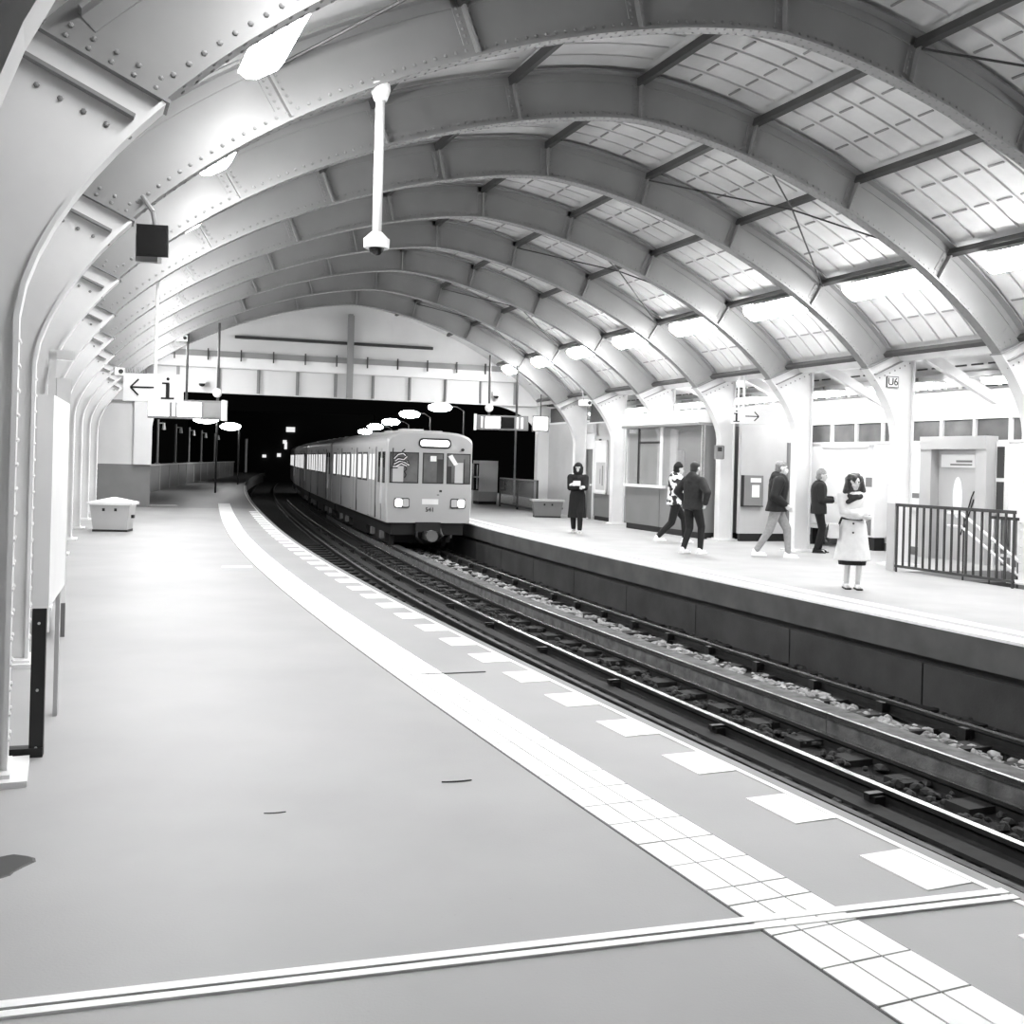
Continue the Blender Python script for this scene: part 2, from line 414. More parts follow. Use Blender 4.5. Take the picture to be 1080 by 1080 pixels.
# rivets
def dome(mb, c, nrml, r):
    n = Vector(nrml).normalized(); a = n.cross(Vector((0, 0, 1)) if abs(n.z) < .9 else Vector((1, 0, 0))).normalized(); b = n.cross(a); c = Vector(c)
    vs = []
    for rr, hh in ((1, 0), (.75, .5)):
        vs += [c + (a * math.cos(k * math.pi / 3) + b * math.sin(k * math.pi / 3)) * r * rr + n * r * hh for k in range(6)]
    vs.append(c + n * r * .72)
    mb.add(vs, [(k, (k + 1) % 6, 6 + (k + 1) % 6, 6 + k) for k in range(6)] + [(6 + k, 6 + (k + 1) % 6, 12) for k in range(6)])
mb = MB(); nr_ = int(ALEN / .125); xs0, xs1 = ISP + .3, len(AP) - 1 - ISP - .3
for k in range(nr_):
    x = xs0 + (xs1 - xs0) * k / nr_
    c = offf(x, .075)
    dome(mb, (c[0], -.028, c[1]), (0, -1, 0), .018)
    i = min(len(AP) - 1, int(round(x))); nn_ = NR[i]
    for y in (-.052, .052):
        c2 = offf(x, -.004); dome(mb, (c2[0], y, c2[1]), (-nn_[0], 0, -nn_[1]), .015)
for u in NODES:
    x = at_u(u); a = Vector((*offf(x, .14), 0)); b = Vector((*offf(x, DEP - .13), 0)); d_ = (b - a).normalized(); pd = Vector((d_.y, -d_.x, 0))
    for k in range(6):
        for sd in (-.06, .06):
            q = a.lerp(b, k / 5) + pd * sd; dome(mb, (q.x, -.026, q.y), (0, -1, 0), .017)
RM['rivets'] = mb.mesh('rivets', 'steel')
# columns
icol = [i for i in range(0, ISP + 1)]
inner = [(AP[i][0], AP[i][1]) for i in icol]              # from (W,ZS) up to the joint
top = off(ISP, DEP + .06)
UO = 7.24
inner_line = [(W_, .02)] + inner
prof = inner_line + [(UO, top[1])] + [(UO, .02)]
def mir(p): return [(-x, z) for x, z in p]
def col_parts(sg):
    P = prof if sg > 0 else mir(prof)
    IL = inner_line if sg > 0 else mir(inner_line)
    web = MB().prism(P, -.05, .05).mesh('pillar', 'steel_white')
    fl_ = MB()
    for a, b in zip(IL, IL[1:]):
        dx, dz = b[0] - a[0], b[1] - a[1]; l = math.hypot(dx, dz); nx = -sg * dz / l * .025; nz = sg * dx / l * .025
        fl_.add([Vector((q[0] + e * nx, y, q[1] + e * nz)) for e in (0, 1) for y in (-.10, .10) for q in (a, b)],
                [(0, 1, 3, 2), (4, 6, 7, 5), (0, 2, 6, 4), (1, 5, 7, 3), (0, 4, 5, 1), (2, 3, 7, 6)])
    xo = UO * sg; fl_.box(min(xo, xo + .025 * sg), max(xo, xo + .025 * sg), -.10, .10, .02, top[1])
    fm = fl_.mesh('pillar_flange', 'steel_white')
    xb0, xb1 = sorted(((W_ - .12) * sg, (UO + .12) * sg))
    bp = MB().box(xb0, xb1, -.24, .24, 0, .03).box(xb0 + .08, xb1 - .08, -.18, .18, .03, .05).mesh('base_plate', 'steel_white')
    a = Vector((inner[-1][0] * sg, 0, inner[-1][1])); b = Vector((UO * sg, 0, top[1])); dv = (b - a).normalized(); up = Vector((-dv.z, 0, dv.x)) * .02
    if up.z < 0: up = -up
    vs = [q + e * up + Vector((0, y, 0)) for e in (0, 1) for y in (-.11, .11) for q in (a - dv * .04, b + dv * .03)]
    bear = MB().add(vs, [(0, 1, 3, 2), (4, 6, 7, 5), (0, 2, 6, 4), (1, 5, 7, 3), (0, 4, 5, 1), (2, 3, 7, 6)])
    dn = up * -8
    bear.add([v + dn + dv * (.12 if k_ % 2 == 0 else 0) for k_, v in enumerate(vs)], [(0, 1, 3, 2), (4, 6, 7, 5), (0, 2, 6, 4), (1, 5, 7, 3), (0, 4, 5, 1), (2, 3, 7, 6)])
    for sd, cnt in ((3.2, 9), (6.2, 9), (-12.5, 9)):
        for k in range(cnt):
            q = (a - dv * .0).lerp(b, (k + .5) / cnt) + up * sd; dome(bear, (q.x, -.055 if sd < 0 else -.024, q.z), (0, -1, 0), .016)
    bear = bear.mesh('bearing_plate', 'steel')
    # wedge between springing joint and outer line, closing the haunch
    q0, q1 = off(ISP, DEP), off(min(ISP + 5, len(AP) - 1), DEP)
    hq = MB().prism([(sg * x, z) for x, z in ((inner[-1][0], inner[-1][1] + .03), (off(ISP + 1, 0)), (off(ISP + 1, DEP)), (UO + .02, top[1] + .03))], -.02, .02).mesh('haunch', 'steel')
    return web, fm, bp, bear, hq
CP = {1: col_parts(1), -1: col_parts(-1)}
mb = MB()
for k in range(26):
    z = .2 + k * .125
    for y in (-.07, .07): dome(mb, (W_ - .025, y, min(z, ZS)), (-1, 0, 0), .016) if z < ZS else None
    for y in (-.07, .07): dome(mb, (-(W_ - .025), y, min(z, ZS)), (1, 0, 0), .016) if z < ZS else None
RM['pillar_rivets'] = mb.mesh('pillar_rivets', 'steel_white')
def sta(i): return S0 + i * DS
RIBLAB = {1: 'riveted steel arch rib whose pillar stands at the near end of the stair railing',
          2: 'riveted steel arch rib whose pillar carries the U6 plate',
          7: 'riveted steel arch rib next to the gable over the tunnel mouth',
          4: 'riveted steel arch rib whose pillar stands beside the white information sign with right arrow',
          0: 'riveted steel arch rib with the black loudspeaker hanging from it',
          6: 'riveted steel arch rib whose pillar stands beside the framed poster and grey door',
          5: 'riveted steel arch rib whose pillar is hidden behind the kiosk',
          3: 'riveted steel arch rib whose pillar hides the man in a dark beanie',
          -1: 'riveted steel arch rib whose pillar stands beside the black sign post',
          -2: 'riveted steel arch rib overhead, before the one beside the black sign post'}
for i in range(-2, 8):
    r = thing('arch_rib', RIBLAB[i], 'arch', HALL.mat(0, sta(i)), 'steel arch ribs of the hall')
    for nme in ('web', 'bottom_flange', 'top_flange'): link(nme, RM[nme], r, smooth=False)
    for st in RM['stiff']: link('stiffener', st, r)
    o = link('rivets', RM['rivets'], r); o['kind'] = 'stuff'
    o = link('pillar_rivets', RM['pillar_rivets'], r); o['kind'] = 'stuff'
    for sg in (1, -1):
        for nme, me in zip(('pillar', 'pillar_flange', 'base_plate', 'bearing_plate', 'haunch'), CP[sg]): link(nme, me, r)
# ---- ceiling: purlins, boards, skin, rods
ceil = struct('ceiling', None)
SK0, SK1 = -7.0, 33.75
skn = MB()
secs = []
for s in frange(SK0, SK1, 28):
    secs.append([H(off(i, DEP + .075)[0], s, off(i, DEP + .075)[1]) for i in range(ISP - 2, len(AP) - ISP + 2, 2)] +
                [H(off(i, DEP + .11)[0], s, off(i, DEP + .11)[1]) for i in range(ISP - 2, len(AP) - ISP + 2, 2)][::-1])
skn.strip(secs).build('roof_skin', 'board', ceil)
def bayM(i): return HALL.mat(0, sta(i + .5))
pm = []
for u in NODES + [6.30]:
    x = at_u(u); c = Vector((*offf(x, DEP - .03), 0)); a = Vector((*offf(x, DEP - .13), 0)); d_ = (c - a).normalized(); pd = Vector((d_.y, -d_.x, 0))
    mb = MB(); vs = []
    for y in (-DS / 2 + .02, DS / 2 - .02):
        for q in (a - pd * .04, a + pd * .04, c + pd * .04, c - pd * .04): vs.append(Vector((q.x, y, q.y)))
    mb.add(vs, [(0, 1, 2, 3), (7, 6, 5, 4), (0, 4, 5, 1), (1, 5, 6, 2), (2, 6, 7, 3), (3, 7, 4, 0)])
    pm.append(mb.mesh('purlin', 'purlin'))
for i in range(-3, 8):
    for me in pm: link('purlin', me, ceil, M=bayM(i))
NB = 7; bw = (DS - .30) / NB
edges = [at_u(u) for u in (6.30, 4.97, 3.32, 1.66, 0)]
bmesh_ = {}
for j in range(4):
    x0, x1 = edges[j] + .45, edges[j + 1] - .45
    secs = []
    for f in range(5):
        x = x0 + (x1 - x0) * f / 4; a, b = offf(x, DEP + .035), offf(x, DEP + .065)
        secs.append([Vector((a[0], -bw / 2 + .025, a[1])), Vector((a[0], bw / 2 - .025, a[1])), Vector((b[0], bw / 2 - .025, b[1])), Vector((b[0], -bw / 2 + .025, b[1]))])
    bmesh_[j] = MB().strip(secs).mesh('roof_board', 'board')
for i in range(-2, 8):
    for j in range(4):
        for k in range(NB):
            link('roof_board', bmesh_[j], ceil, M=bayM(i) @ Matrix.Translation((0, -DS / 2 + .15 + bw * (k + .5), 0)))
lb = MB(); cl = MB()
for i in range(-2, 8):
    M = bayM(i)
    for j in range(4):
        for k in range(NB):
            n0 = Matrix.Translation((0, -DS / 2 + .15 + bw * (k + .5), 0))
            for p in bmesh_[j].polygons: pass
            vs = [M @ n0 @ Vector((-v.co.x, v.co.y, v.co.z)) for v in bmesh_[j].vertices]
            lb.add(vs, [tuple(p.vertices) for p in bmesh_[j].polygons])
            for f in (.33, .66):
                x = edges[j] + (edges[j + 1] - edges[j]) * f; a, b = offf(x, DEP + .018), offf(x, DEP + .036); e = offf(x + .15, DEP + .018); e2 = offf(x + .15, DEP + .036)
                vs = [M @ n0 @ Vector((q[0], y, q[1])) for y in (-bw * .36, bw * .28) for q in (a, e, e2, b)]
                cl.add(vs, [(0, 1, 2, 3), (7, 6, 5, 4), (0, 4, 5, 1), (1, 5, 6, 2), (2, 6, 7, 3), (3, 7, 4, 0)])
o = lb.build('roof_boards_beyond', 'board', ceil); o['kind'] = 'stuff'
o = cl.build('roof_clips', 'steel', ceil); o['kind'] = 'stuff'
# bracing rods in alternate bays
for i in (-1, 1, 3, 5, 6):
    for ua, ub in ((1.66, 4.97), (4.97, 1.66), (-1.66, -4.97)):
        a, b = offf(at_u(ua), DEP - .16), offf(at_u(ub), DEP - .16)
        mid = offf((at_u(ua) + at_u(ub)) / 2, DEP - .16)
        MB().tube([H(a[0], sta(i) + .1, a[1]), H(mid[0], sta(i + .5), mid[1]), H(b[0], sta(i + 1) - .1, b[1])], .014, 6).build('brace_rod', 'steel_dark', ceil)
# ---- side aisles: sloping roof, rafters, outer walls
UW = 9.25
for sg, nm in ((1, 'right'), (-1, 'left')):
    ar = [(UO * sg, 4.12), (UW * sg + .3 * sg, 3.22), (UW * sg + .3 * sg, 3.30), (UO * sg, 4.20)]
    MB().strip([[H(u, s, z) for u, z in ar] for s in frange(SK0, SK1, 20)]).build('aisle_roof', 'board', ceil)
    for i in range(-2, 8):
        M = HALL.mat(0, sta(i)); a = Vector((UO * sg, 0, 3.86)); b = Vector((UW * sg, 0, 3.00)); vs = []
        for y in (-.06, .06):
            for q, dz in ((a, 0), (b, 0), (b, .2), (a, .2)): vs.append(Vector((q.x, y, q.z + dz)))
        MB().add(vs, [(0, 1, 2, 3), (7, 6, 5, 4), (0, 4, 5, 1), (1, 5, 6, 2), (2, 6, 7, 3), (3, 7, 4, 0)]).build('rafter', 'steel_white', ceil, M=M)
    for (u, z) in ((7.9, 3.80), (8.6, 3.48)):
        MB().strip([[H(u * sg + e * sg, s, z + f) for e, f in ((-.05, -.02), (.05, -.04), (.05, .06), (-.05, .08))] for s in frange(SK0, SK1, 20)]).build('aisle_purlin', 'steel_white', ceil)
# dashed clips on the aisle roof
cl2 = MB()
for i in range(-1, 8):
    for (u, z) in ((8.25, 3.665), (9.0, 3.345)):
        for k in range(7):
            M = HALL.mat(u, sta(i) + .3 + k * .4, z); cl2.box(-.015, .015, 0, .26, -.03, 0, M)
o = cl2.build('aisle_clips', 'purlin', ceil); o['kind'] = 'stuff'
def hall_wall(name, u0, u1, s0, s1, z0, z1, m, parent=None, n=None):
    n = n or max(1, int((s1 - s0) / 1.5))
    ob = MB().strip([[H(u0, s, z0), H(u1, s, z0), H(u1, s, z1), H(u0, s, z1)] for s in frange(s0, s1, n)]).build(name, m, parent)
    if not parent: ob['kind'] = 'structure'
    return ob
wr = hall_wall('wall_right', UW, UW + .2, SK0, SK1, -.4, 2.30, 'wall_white')
hall_wall('wall_head', UW, UW + .2, SK0, SK1, 2.74, 3.3, 'wall_white', wr)
hall_wall('window_sill', UW - .03, UW + .2, SK0, SK1, 2.29, 2.33, 'steel_white', wr)
s = SK0
while s < SK1 - .9:
    hall_wall('pane', UW + .05, UW + .07, s + .03, s + .86, 2.33, 2.735, 'window_mid', wr, 1)
    hall_wall('mullion', UW - .02, UW + .12, s - .03, s + .03, 2.32, 2.74, 'steel_white', wr, 1)
    s += .89
hall_wall('plinth', UW - .02, UW, SK0, SK1, 0, .16, 'panel_dark', wr)
wl = hall_wall('wall_left', -UW - .2, -UW, SK0, SK1, -.4, 3.3, 'wall_white')
# ---- gable end with the portal over the tracks
SG = 33.6
ga = struct('wall_gable', None, M=HALL.mat(0, SG))
ZP0, ZP1 = 3.60, 4.42
ol = [off(i, DEP + .10) for i in IND]                     # right to left
gp = [(x, z) for x, z in ol if z > 4.75]
MB().prism([(gp[0][0], 4.75)] + gp + [(gp[-1][0], 4.75)], .10, .16).build('gable_panel', 'gable', ga)
B('portal_girder', 'gable', ga, (-8, 8, .0, .06, ZP0 + .03, ZP1 - .03))
B('girder_flange', 'gable', ga, (-8, 8, -.14, .14, ZP0, ZP0 + .03), (-8, 8, -.14, .14, ZP1 - .03, ZP1))
for k in range(-6, 7):
    B('girder_stiffener', 'steel', ga, (k * 1.22 - .012, k * 1.22 + .012, -.11, 0, ZP0 + .03, ZP1 - .03), (k * 1.22 - .05, k * 1.22 + .05, -.014, 0, ZP0 + .03, ZP1 - .03))
B('upper_rail', 'steel', ga, (-6.4, 6.4, -.10, .10, 4.74, 4.92))
B('window_rail', 'panel_white', ga, (-6.8, 6.8, -.05, .06, 4.42, 4.74))
B('gable_mullion', 'steel_dark', ga, (-3.2, 3.2, -.03, .12, 5.36, 5.45))  # dark horizontal mullion across the gable panels
B('gable_post', 'steel', ga, (.36, .50, -.13, .10, 4.42, 6.35))
B('gable_post', 'steel', ga, (.33, .53, -.20, -.13, 3.62, 6.3))
for k in range(-5, 6):
    B('bracket', 'steel_dark', ga, (k * 1.0 - .02, k * 1.0 + .02, -.16, -.10, 4.62, 4.98))
for sg in (1, -1):
    ue = 6.95 if sg > 0 else 5.62
    x0, x1 = sorted((ue * sg, 9.4 * sg))
    B('side_wall', 'gable', ga, (x0, x1, .0, .12, 1.30 if sg < 0 else 1.1, 4.4))
    B('side_dado', 'panel_grey' if sg < 0 else 'panel_mid', ga, (x0, x1, -.03, .12, 0, 1.30 if sg < 0 else 1.1))
    B('side_cornice', 'steel', ga, (x0, x1, -.06, .02, 3.20, 3.27))
    # curved knee in the corner of the opening
    ka, kb = (2.0, 1.15) if sg > 0 else (.75, 1.5)
    kn = [(ue * sg, 3.62), ((ue - ka) * sg, 3.62)] + [((ue - ka + ka * math.sin(t * math.pi / 20)) * sg, 3.62 - kb * (1 - math.cos(t * math.pi / 20))) for t in range(1, 11)]
    MB().prism(kn, -.02, .05).build('knee_bracket', 'gable', ga)
    xx0, xx1 = sorted(((ue - .02) * sg, (ue + .5) * sg))
    B('pier', 'gable', ga, (xx0, xx1, -.16, .16, 1.30 if sg < 0 else 0, 3.62))
# ================================================================== LIGHT FITTINGS
fix = {}
mb = MB().prism([(-.20, .10), (-.17, .14), (.17, .14), (.20, .10)], -.85, .85); fix['h'] = mb.mesh('housing', 'steel_white')
mb = MB().prism([(-.19, .10), (-.16, .03), (-.09, 0), (.09, 0), (.16, .03), (.19, .10)], -.83, .83); fix['d'] = mb.mesh('diffuser', 'lamp')  # wider than a real tube cover, its extra width imitates bloom
mb = MB().box(-.02, .02, -.3, .3, .14, .22); fix['b'] = mb.mesh('bracket', 'steel'); fix['d2'] = fix['d'].copy(); fix['d2'].materials[0] = MT['aisle_lamp']
for i in range(-2, 8):
    for sg in (1, -1):
        lab = 'fluorescent roof light above the platform with the kiosk' if sg > 0 else 'fluorescent roof light above the platform with the tactile strip'
        f_ = thing('ceiling_light', lab, 'light', HALL.mat(5.30 * sg, sta(i + .5), 4.60) @ Matrix.Rotation(sg * .55, 4, 'Y'), lab.replace('fluorescent roof light', 'roof lights'))
        link('housing', fix['h'], f_); link('diffuser', fix['d'], f_); link('bracket', fix['b'], f_)
# aisle lights on the far side (they flood the back wall)
for i in range(-1, 8):
    lab = 'slim tube light under the sloping roof of the side aisle'
    f_ = thing('aisle_light', lab, 'light', HALL.mat(8.45, sta(i + .5), 3.30), 'tube lights of the side aisle')
    link('housing', fix['h'], f_); link('diffuser', fix['d2'], f_); link('bracket', fix['b'], f_)
# street lamps on the open platforms
def street_lamp(px, py, Y, arm, lab, grp, bm='street_lamp'):
    p = atdepth(px, py, Y)
    t = thing('street_lamp', lab, 'street lamp', Matrix.Translation((p.x + arm, p.y, 0)), grp)
    MB().cyl((0, 0, 0), (0, 0, p.z - .1), .045, n=8).tube([(0, 0, p.z - .1), (-arm * .3, 0, p.z + .12), (-arm, 0, p.z + .14)], .03, 6).build('pole', 'steel_dark', t)
    MB().prism([(-arm - .3, p.z + .13), (-arm - .2, p.z + .22), (-arm + .2, p.z + .22), (-arm + .3, p.z + .13)], -.16, .16).build('hood', 'steel_dark', t)
    MB().ball((-arm, 0, p.z + .06), .40, sc=(1.5, 1, .55)).build('bulb_halo', bm, t, smooth=True)  # oversized glowing ball: the lamp's halo is built into its shape
for px, py, Y in ((464, 431, 52), (432, 438, 60), (412, 446, 69), (396, 451, 78), (385, 456, 88)):
    street_lamp(px, py, Y, 1.2, 'glowing lamp on a thin pole behind the train roof', 'lamps behind the train')
for px, py, Y in ((217, 443, 46), (243, 451, 60)):
    street_lamp(px, py, Y, .5, 'glowing lamp on a thin pole over the open-air platform with the parapet', 'lamps over the open-air platform', 'street_lamp_dim')
# ================================================================== OBJECTS ON AND ABOVE THE PLATFORMS
def onplane(px, py, s):                  # where the sight line meets the cross section s of the hall: (u, z)
    d = ray(px, py); x, y, a = HALL.fr(s); t = Vector((-math.sin(a), math.cos(a), 0)); n = Vector((math.cos(a), math.sin(a), 0))
    o = Vector((x, y, 0)); k = o.dot(t) / d.dot(t); return (d * k - o).dot(n), CAMH + d.z * k
def lettering(txt, size, parent, x, y, z, m='black', name='lettering'):
    return link(name, text_mesh(txt, size, m), parent, M=Matrix.Translation((x, y, z)) @ RX)
def arrow(parent, x0, x1, y, z, m='black', t=.022, hd=.11):     # horizontal arrow with its head at x1
    d = 1 if x1 > x0 else -1; mb = MB()
    mb.box(min(x0, x1), max(x0, x1), y - .004, y, z - t / 2, z + t / 2)
    for sg in (1, -1):
        a = Vector((x1, z)); b = Vector((x1 - d * hd, z + sg * hd)); dd = (b - a).normalized(); nn = Vector((-dd.y, dd.x)) * t / 2
        mb.prism([tuple(a - nn), tuple(a + nn), tuple(b + nn), tuple(b - nn)], y - .004, y)
    return mb.build('arrow', m, parent)
def spikes(parent, x0, x1, y, z, m):
    mb = MB()
    for k in range(14):
        x = x0 + (x1 - x0) * k / 13
        mb.cyl((x, y, z), (x + random.uniform(-.02, .02), y + random.uniform(-.03, .03), z + .09), .004, .001, 4)
    mb.box(x0, x1, y - .01, y + .01, z, z + .008)
    return mb.build('bird_spikes', m, parent)
# ---- hanging information signs
u, z = onplane(162, 409, sta(2) + .25); 
t = thing('information_sign', 'white hanging sign with left arrow and letter i above the platform with the tactile strip', 'sign', HALL.mat(u, sta(2) + .25) @ Matrix.Rotation(-TH * .8, 4, 'Z'))
zz = z
B('sign_panel', 'panel_white', t, (-.40, .40, -.05, .05, zz - .19, zz + .19))
MB().cyl((.02, 0, zz + .19), (.02, 0, 4.55), .022, n=8).build('hanger', 'steel_white', t)
arrow(t, .02, -.30, -.052, zz); lettering('i', .40, t, .21, -.052, zz + .01)
B('letter_serif', 'black', t, (.13, .23, -.055, -.052, zz + .05, zz + .075), (.12, .30, -.055, -.052, zz - .155, zz - .13), (.185, .235, -.055, -.052, zz - .14, zz + .06))
spikes(t, -.38, -.1, 0, zz + .19, 'black')
u, z = onplane(801, 439.5, 19.55)
t = thing('information_sign', 'white hanging sign with letter i and right arrow beside the kiosk', 'sign', HALL.mat(u, 19.55) @ Matrix.Rotation(-TH * .7, 4, 'Z'))
B('sign_panel', 'panel_white', t, (-.62, .62, -.05, .05, z - .17, z + .17))
MB().cyl((-.36, 0, z + .17), (-.36, 0, z + 1.35), .03, n=8).cyl((-.48, 0, z + .17), (-.48, 0, z + 1.1), .018, n=8).build('hanger', 'steel_white', t)
arrow(t, -.33, -.03, -.052, z, hd=.10); lettering('i', .34, t, -.53, -.052, z + .01)
B('letter_serif', 'black', t, (-.59, -.51, -.055, -.052, z + .04, z + .065), (-.60, -.46, -.055, -.052, z - .13, z - .11), (-.55, -.51, -.055, -.052, z - .12, z + .05))
spikes(t, -.30, .02, 0, z + .17, 'steel_white')
# ---- hanging train displays
def display(s, px, py, wd, ht, lab, boxes, rods):
    u, z = onplane(px, py, s)
    t = thing('train_display', lab, 'display', HALL.mat(u, s) @ Matrix.Rotation(-TH * .6, 4, 'Z'))
    B('casing', 'panel_dark', t, (-wd / 2, wd / 2, -.12, .12, z - ht / 2, z + ht / 2))
    for (x0, x1, m) in boxes: B('lit_panel', m, t, (x0, x1, -.14, -.12, z - ht * .38, z + ht * .38))
    for x, zt in rods:
        MB().cyl((x, 0, z + ht / 2), (x, 0, zt), .035, n=8).build('hanger', 'steel_dark', t)
    if rods: MB().ball((rods[0][0], -.06, z + ht / 2 + .22), .13, sc=(1, .6, 1)).build('clamp', 'steel_white', t, smooth=True)
    return t, z
t, z = display(sta(7) - .1, 197, 432, 2.05, .52, 'lit hanging train display above the platform with the grit bin and parapet', ((-1.0, -.45, 'lit_sign'), (-.36, -.28, 'lit_window'), (-.22, .42, 'lit_sign'), (.5, .95, 'panel_grey')), ((.83, 5.3), (-.02, 5.1)))
B('end_bracket', 'steel_white', t, (.98, 1.06, -.2, .2, z - .28, z + .28))
t, z = display(sta(7) - .1, 530, 446, 1.55, .44, 'hanging train display with a lit half beside the train roof', ((-.66, -.60, 'lit_window'), (-.52, -.08, 'lit_sign'), (-.05, .35, 'black_gloss'), (.42, .48, 'lit_window'), (.55, .62, 'lit_window')), ((-.42, 4.9), (.42, 4.6)))
B('end_bracket', 'steel_white', t, (-.86, -.79, -.2, .2, z - .24, z + .24))
u, z = onplane(570, 447, sta(7) - .05)
t = thing('lit_box_sign', 'small square lit box sign beside the gable pier', 'sign', HALL.mat(u, sta(7) - .05) @ Matrix.Rotation(-TH * .6, 4, 'Z'))
B('casing', 'panel_dark', t, (-.25, .25, -.08, .10, z - .24, z + .24)); B('lit_face', 'lit_sign', t, (-.21, .21, -.10, -.08, z - .20, z + .20)); MB().cyl((0, .02, z + .24), (0, .02, z + .9), .02, n=6).build('hanger', 'steel_dark', t)
# ---- dome camera on a long white pole
u, z = onplane(397, 262, sta(0))
t = thing('dome_camera', 'white dome camera on a long pole hanging from the arch rib', 'camera', HALL.mat(u, sta(0)))
_, zt = onplane(400, 92, sta(0))
rz = offf(at_u(u), 0)[1]
MB().cyl((0, 0, z + .12), (0, 0, zt - .1), .042, n=12).build('pole', 'panel_white', t, smooth=True)
MB().cyl((0, 0, zt - .12), (0, 0, zt - .02), .055, .09, 12).cyl((0, 0, zt - .02), (0, 0, zt + .03), .09, .08, 12).build('mount_cap', 'panel_white', t)
MB().tube([(0, 0, zt + .03), (-.01, 0, zt + .2), (-.06, 0, rz + .10)], .012, 6).build('suspension_rod', 'panel_white', t)
MB().cyl((0, 0, z + .14), (0, 0, z + .08), .05, .11, 14).cyl((0, 0, z + .08), (0, 0, z + .0), .115, .11, 14).build('camera_housing', 'panel_white', t)
MB().ball((0, 0, z - .0), .07, sc=(1, 1, .9)).build('dome_glass', 'black_gloss', t, smooth=True)
# ---- loudspeaker hanging from the rib
u, z = onplane(163, 255, sta(0) - .12)
t = thing('loudspeaker', 'black box loudspeaker with square horn hanging from the arch rib', 'speaker', HALL.mat(u, sta(0) - .12, z) @ Matrix.Rotation(-.25, 4, 'Z') @ Matrix.Rotation(.12, 4, 'X'))
ho = [[Vector((sx * a, y, sz * b)) for sx, sz in ((-1, -1), (1, -1), (1, 1), (-1, 1))] for y, a, b in ((.16, .05, .05), (-.04, .115, .12), (-.10, .12, .125))]
MB().strip(ho).build('horn', 'black', t)
B('mouth', 'black_gloss', t, (-.105, .105, -.105, -.10, -.11, .11)); B('driver_box', 'steel', t, (-.15, .02, .02, .2, -.16, .06))
u2, z2 = onplane(150, 213, sta(0))
MB().tube([(0, .03, .12), (-.02, .03, .24), (-.11, .08, .36)], .018, 8).build('hanger_arm', 'steel', t)
# ---- small cameras near the gable
for px, py, s, lab in ((192, 357, sta(7) - .3, 'small white security camera on the rib beside the gable rail'), (124, 392, sta(5), 'pair of small cameras behind the left arrow sign'), (617, 425, sta(6) - .2, 'small security camera under the rib over the grey door')):
    u, z = onplane(px, py, s)
    t = thing('security_camera', lab, 'camera', HALL.mat(u, s, z) @ Matrix.Rotation(.3, 4, 'Z'))
    B('camera_body', 'panel_white', t, (-.10, .10, -.16, .16, -.08, .08)); MB().cyl((.02, -.16, 0), (.02, -.19, 0), .05, n=10).build('lens', 'black', t); MB().cyl((0, .05, .08), (-.05, .1, .4), .02, n=6).build('arm', 'steel', t)
# dome cameras on the girder
for px, py in ((213, 405), (523, 418)):
    u, z = onplane(px, py, SG - .2)
    t = thing('girder_camera', 'small dome camera mounted on the portal girder', 'camera', HALL.mat(u, SG - .16, z), 'dome cameras on the portal girder')
    B('camera_bracket', 'panel_white', t, (-.11, .11, -.12, .04, .02, .16)); MB().ball((0, -.05, .0), .10, sc=(1, .8, .8)).build('dome', 'black_gloss', t, smooth=True)
# ---- grit bins
def grit_bin(M, lab, w_, d_, h_, gable, body, lidm):
    t = thing('grit_bin', lab, 'bin', M)
    MB().strip([[Vector((sx * (w_ / 2 - e), sy * (d_ / 2 - e), z)) for sx, sy in ((-1, -1), (1, -1), (1, 1), (-1, 1))] for z, e in ((.04, .06), (h_, .0))]).build('bin_body', body, t)
    mb = MB().box(-w_ / 2 - .05, w_ / 2 + .05, -d_ / 2 - .05, d_ / 2 + .05, h_, h_ + .05)
    if gable: mb.strip([[Vector((sx * (w_ / 2 + .05) * e, sy * (d_ / 2 + .05) * f, z)) for sx, sy in ((-1, -1), (1, -1), (1, 1), (-1, 1))] for z, e, f in ((h_ + .05, 1, 1), (h_ + .15, .05, .3))])
    mb.build('lid', lidm, t)
    B('base', 'black', t, (-w_ / 2 + .05, w_ / 2 - .05, -d_ / 2 + .05, d_ / 2 - .05, 0, .045))
    for x in (-.12, .12): B('rivet_plate', 'black', t, (x - .025, x + .025, -d_ / 2 - .012, -d_ / 2 + .02, h_ - .13, h_ - .07))
    B('hasp', 'black', t, (w_ / 2 - .02, w_ / 2 + .03, -.06, .06, h_ * .5, h_ * .62))
p = G(113, 561); grit_bin(LF(p + Vector((0, .3, 0)), .12), 'pale grit bin with gabled lid beside the pillars of the platform with the tactile strip', .80, .60, .56, 1, 'panel_mid', 'panel_white')
p = G(577, 546); grit_bin(LF(p + Vector((0, .3, 0)), .1), 'grey flat-lidded grit bin standing before the gable pier', .92, .6, .50, 0, 'panel_grey', 'panel_mid')
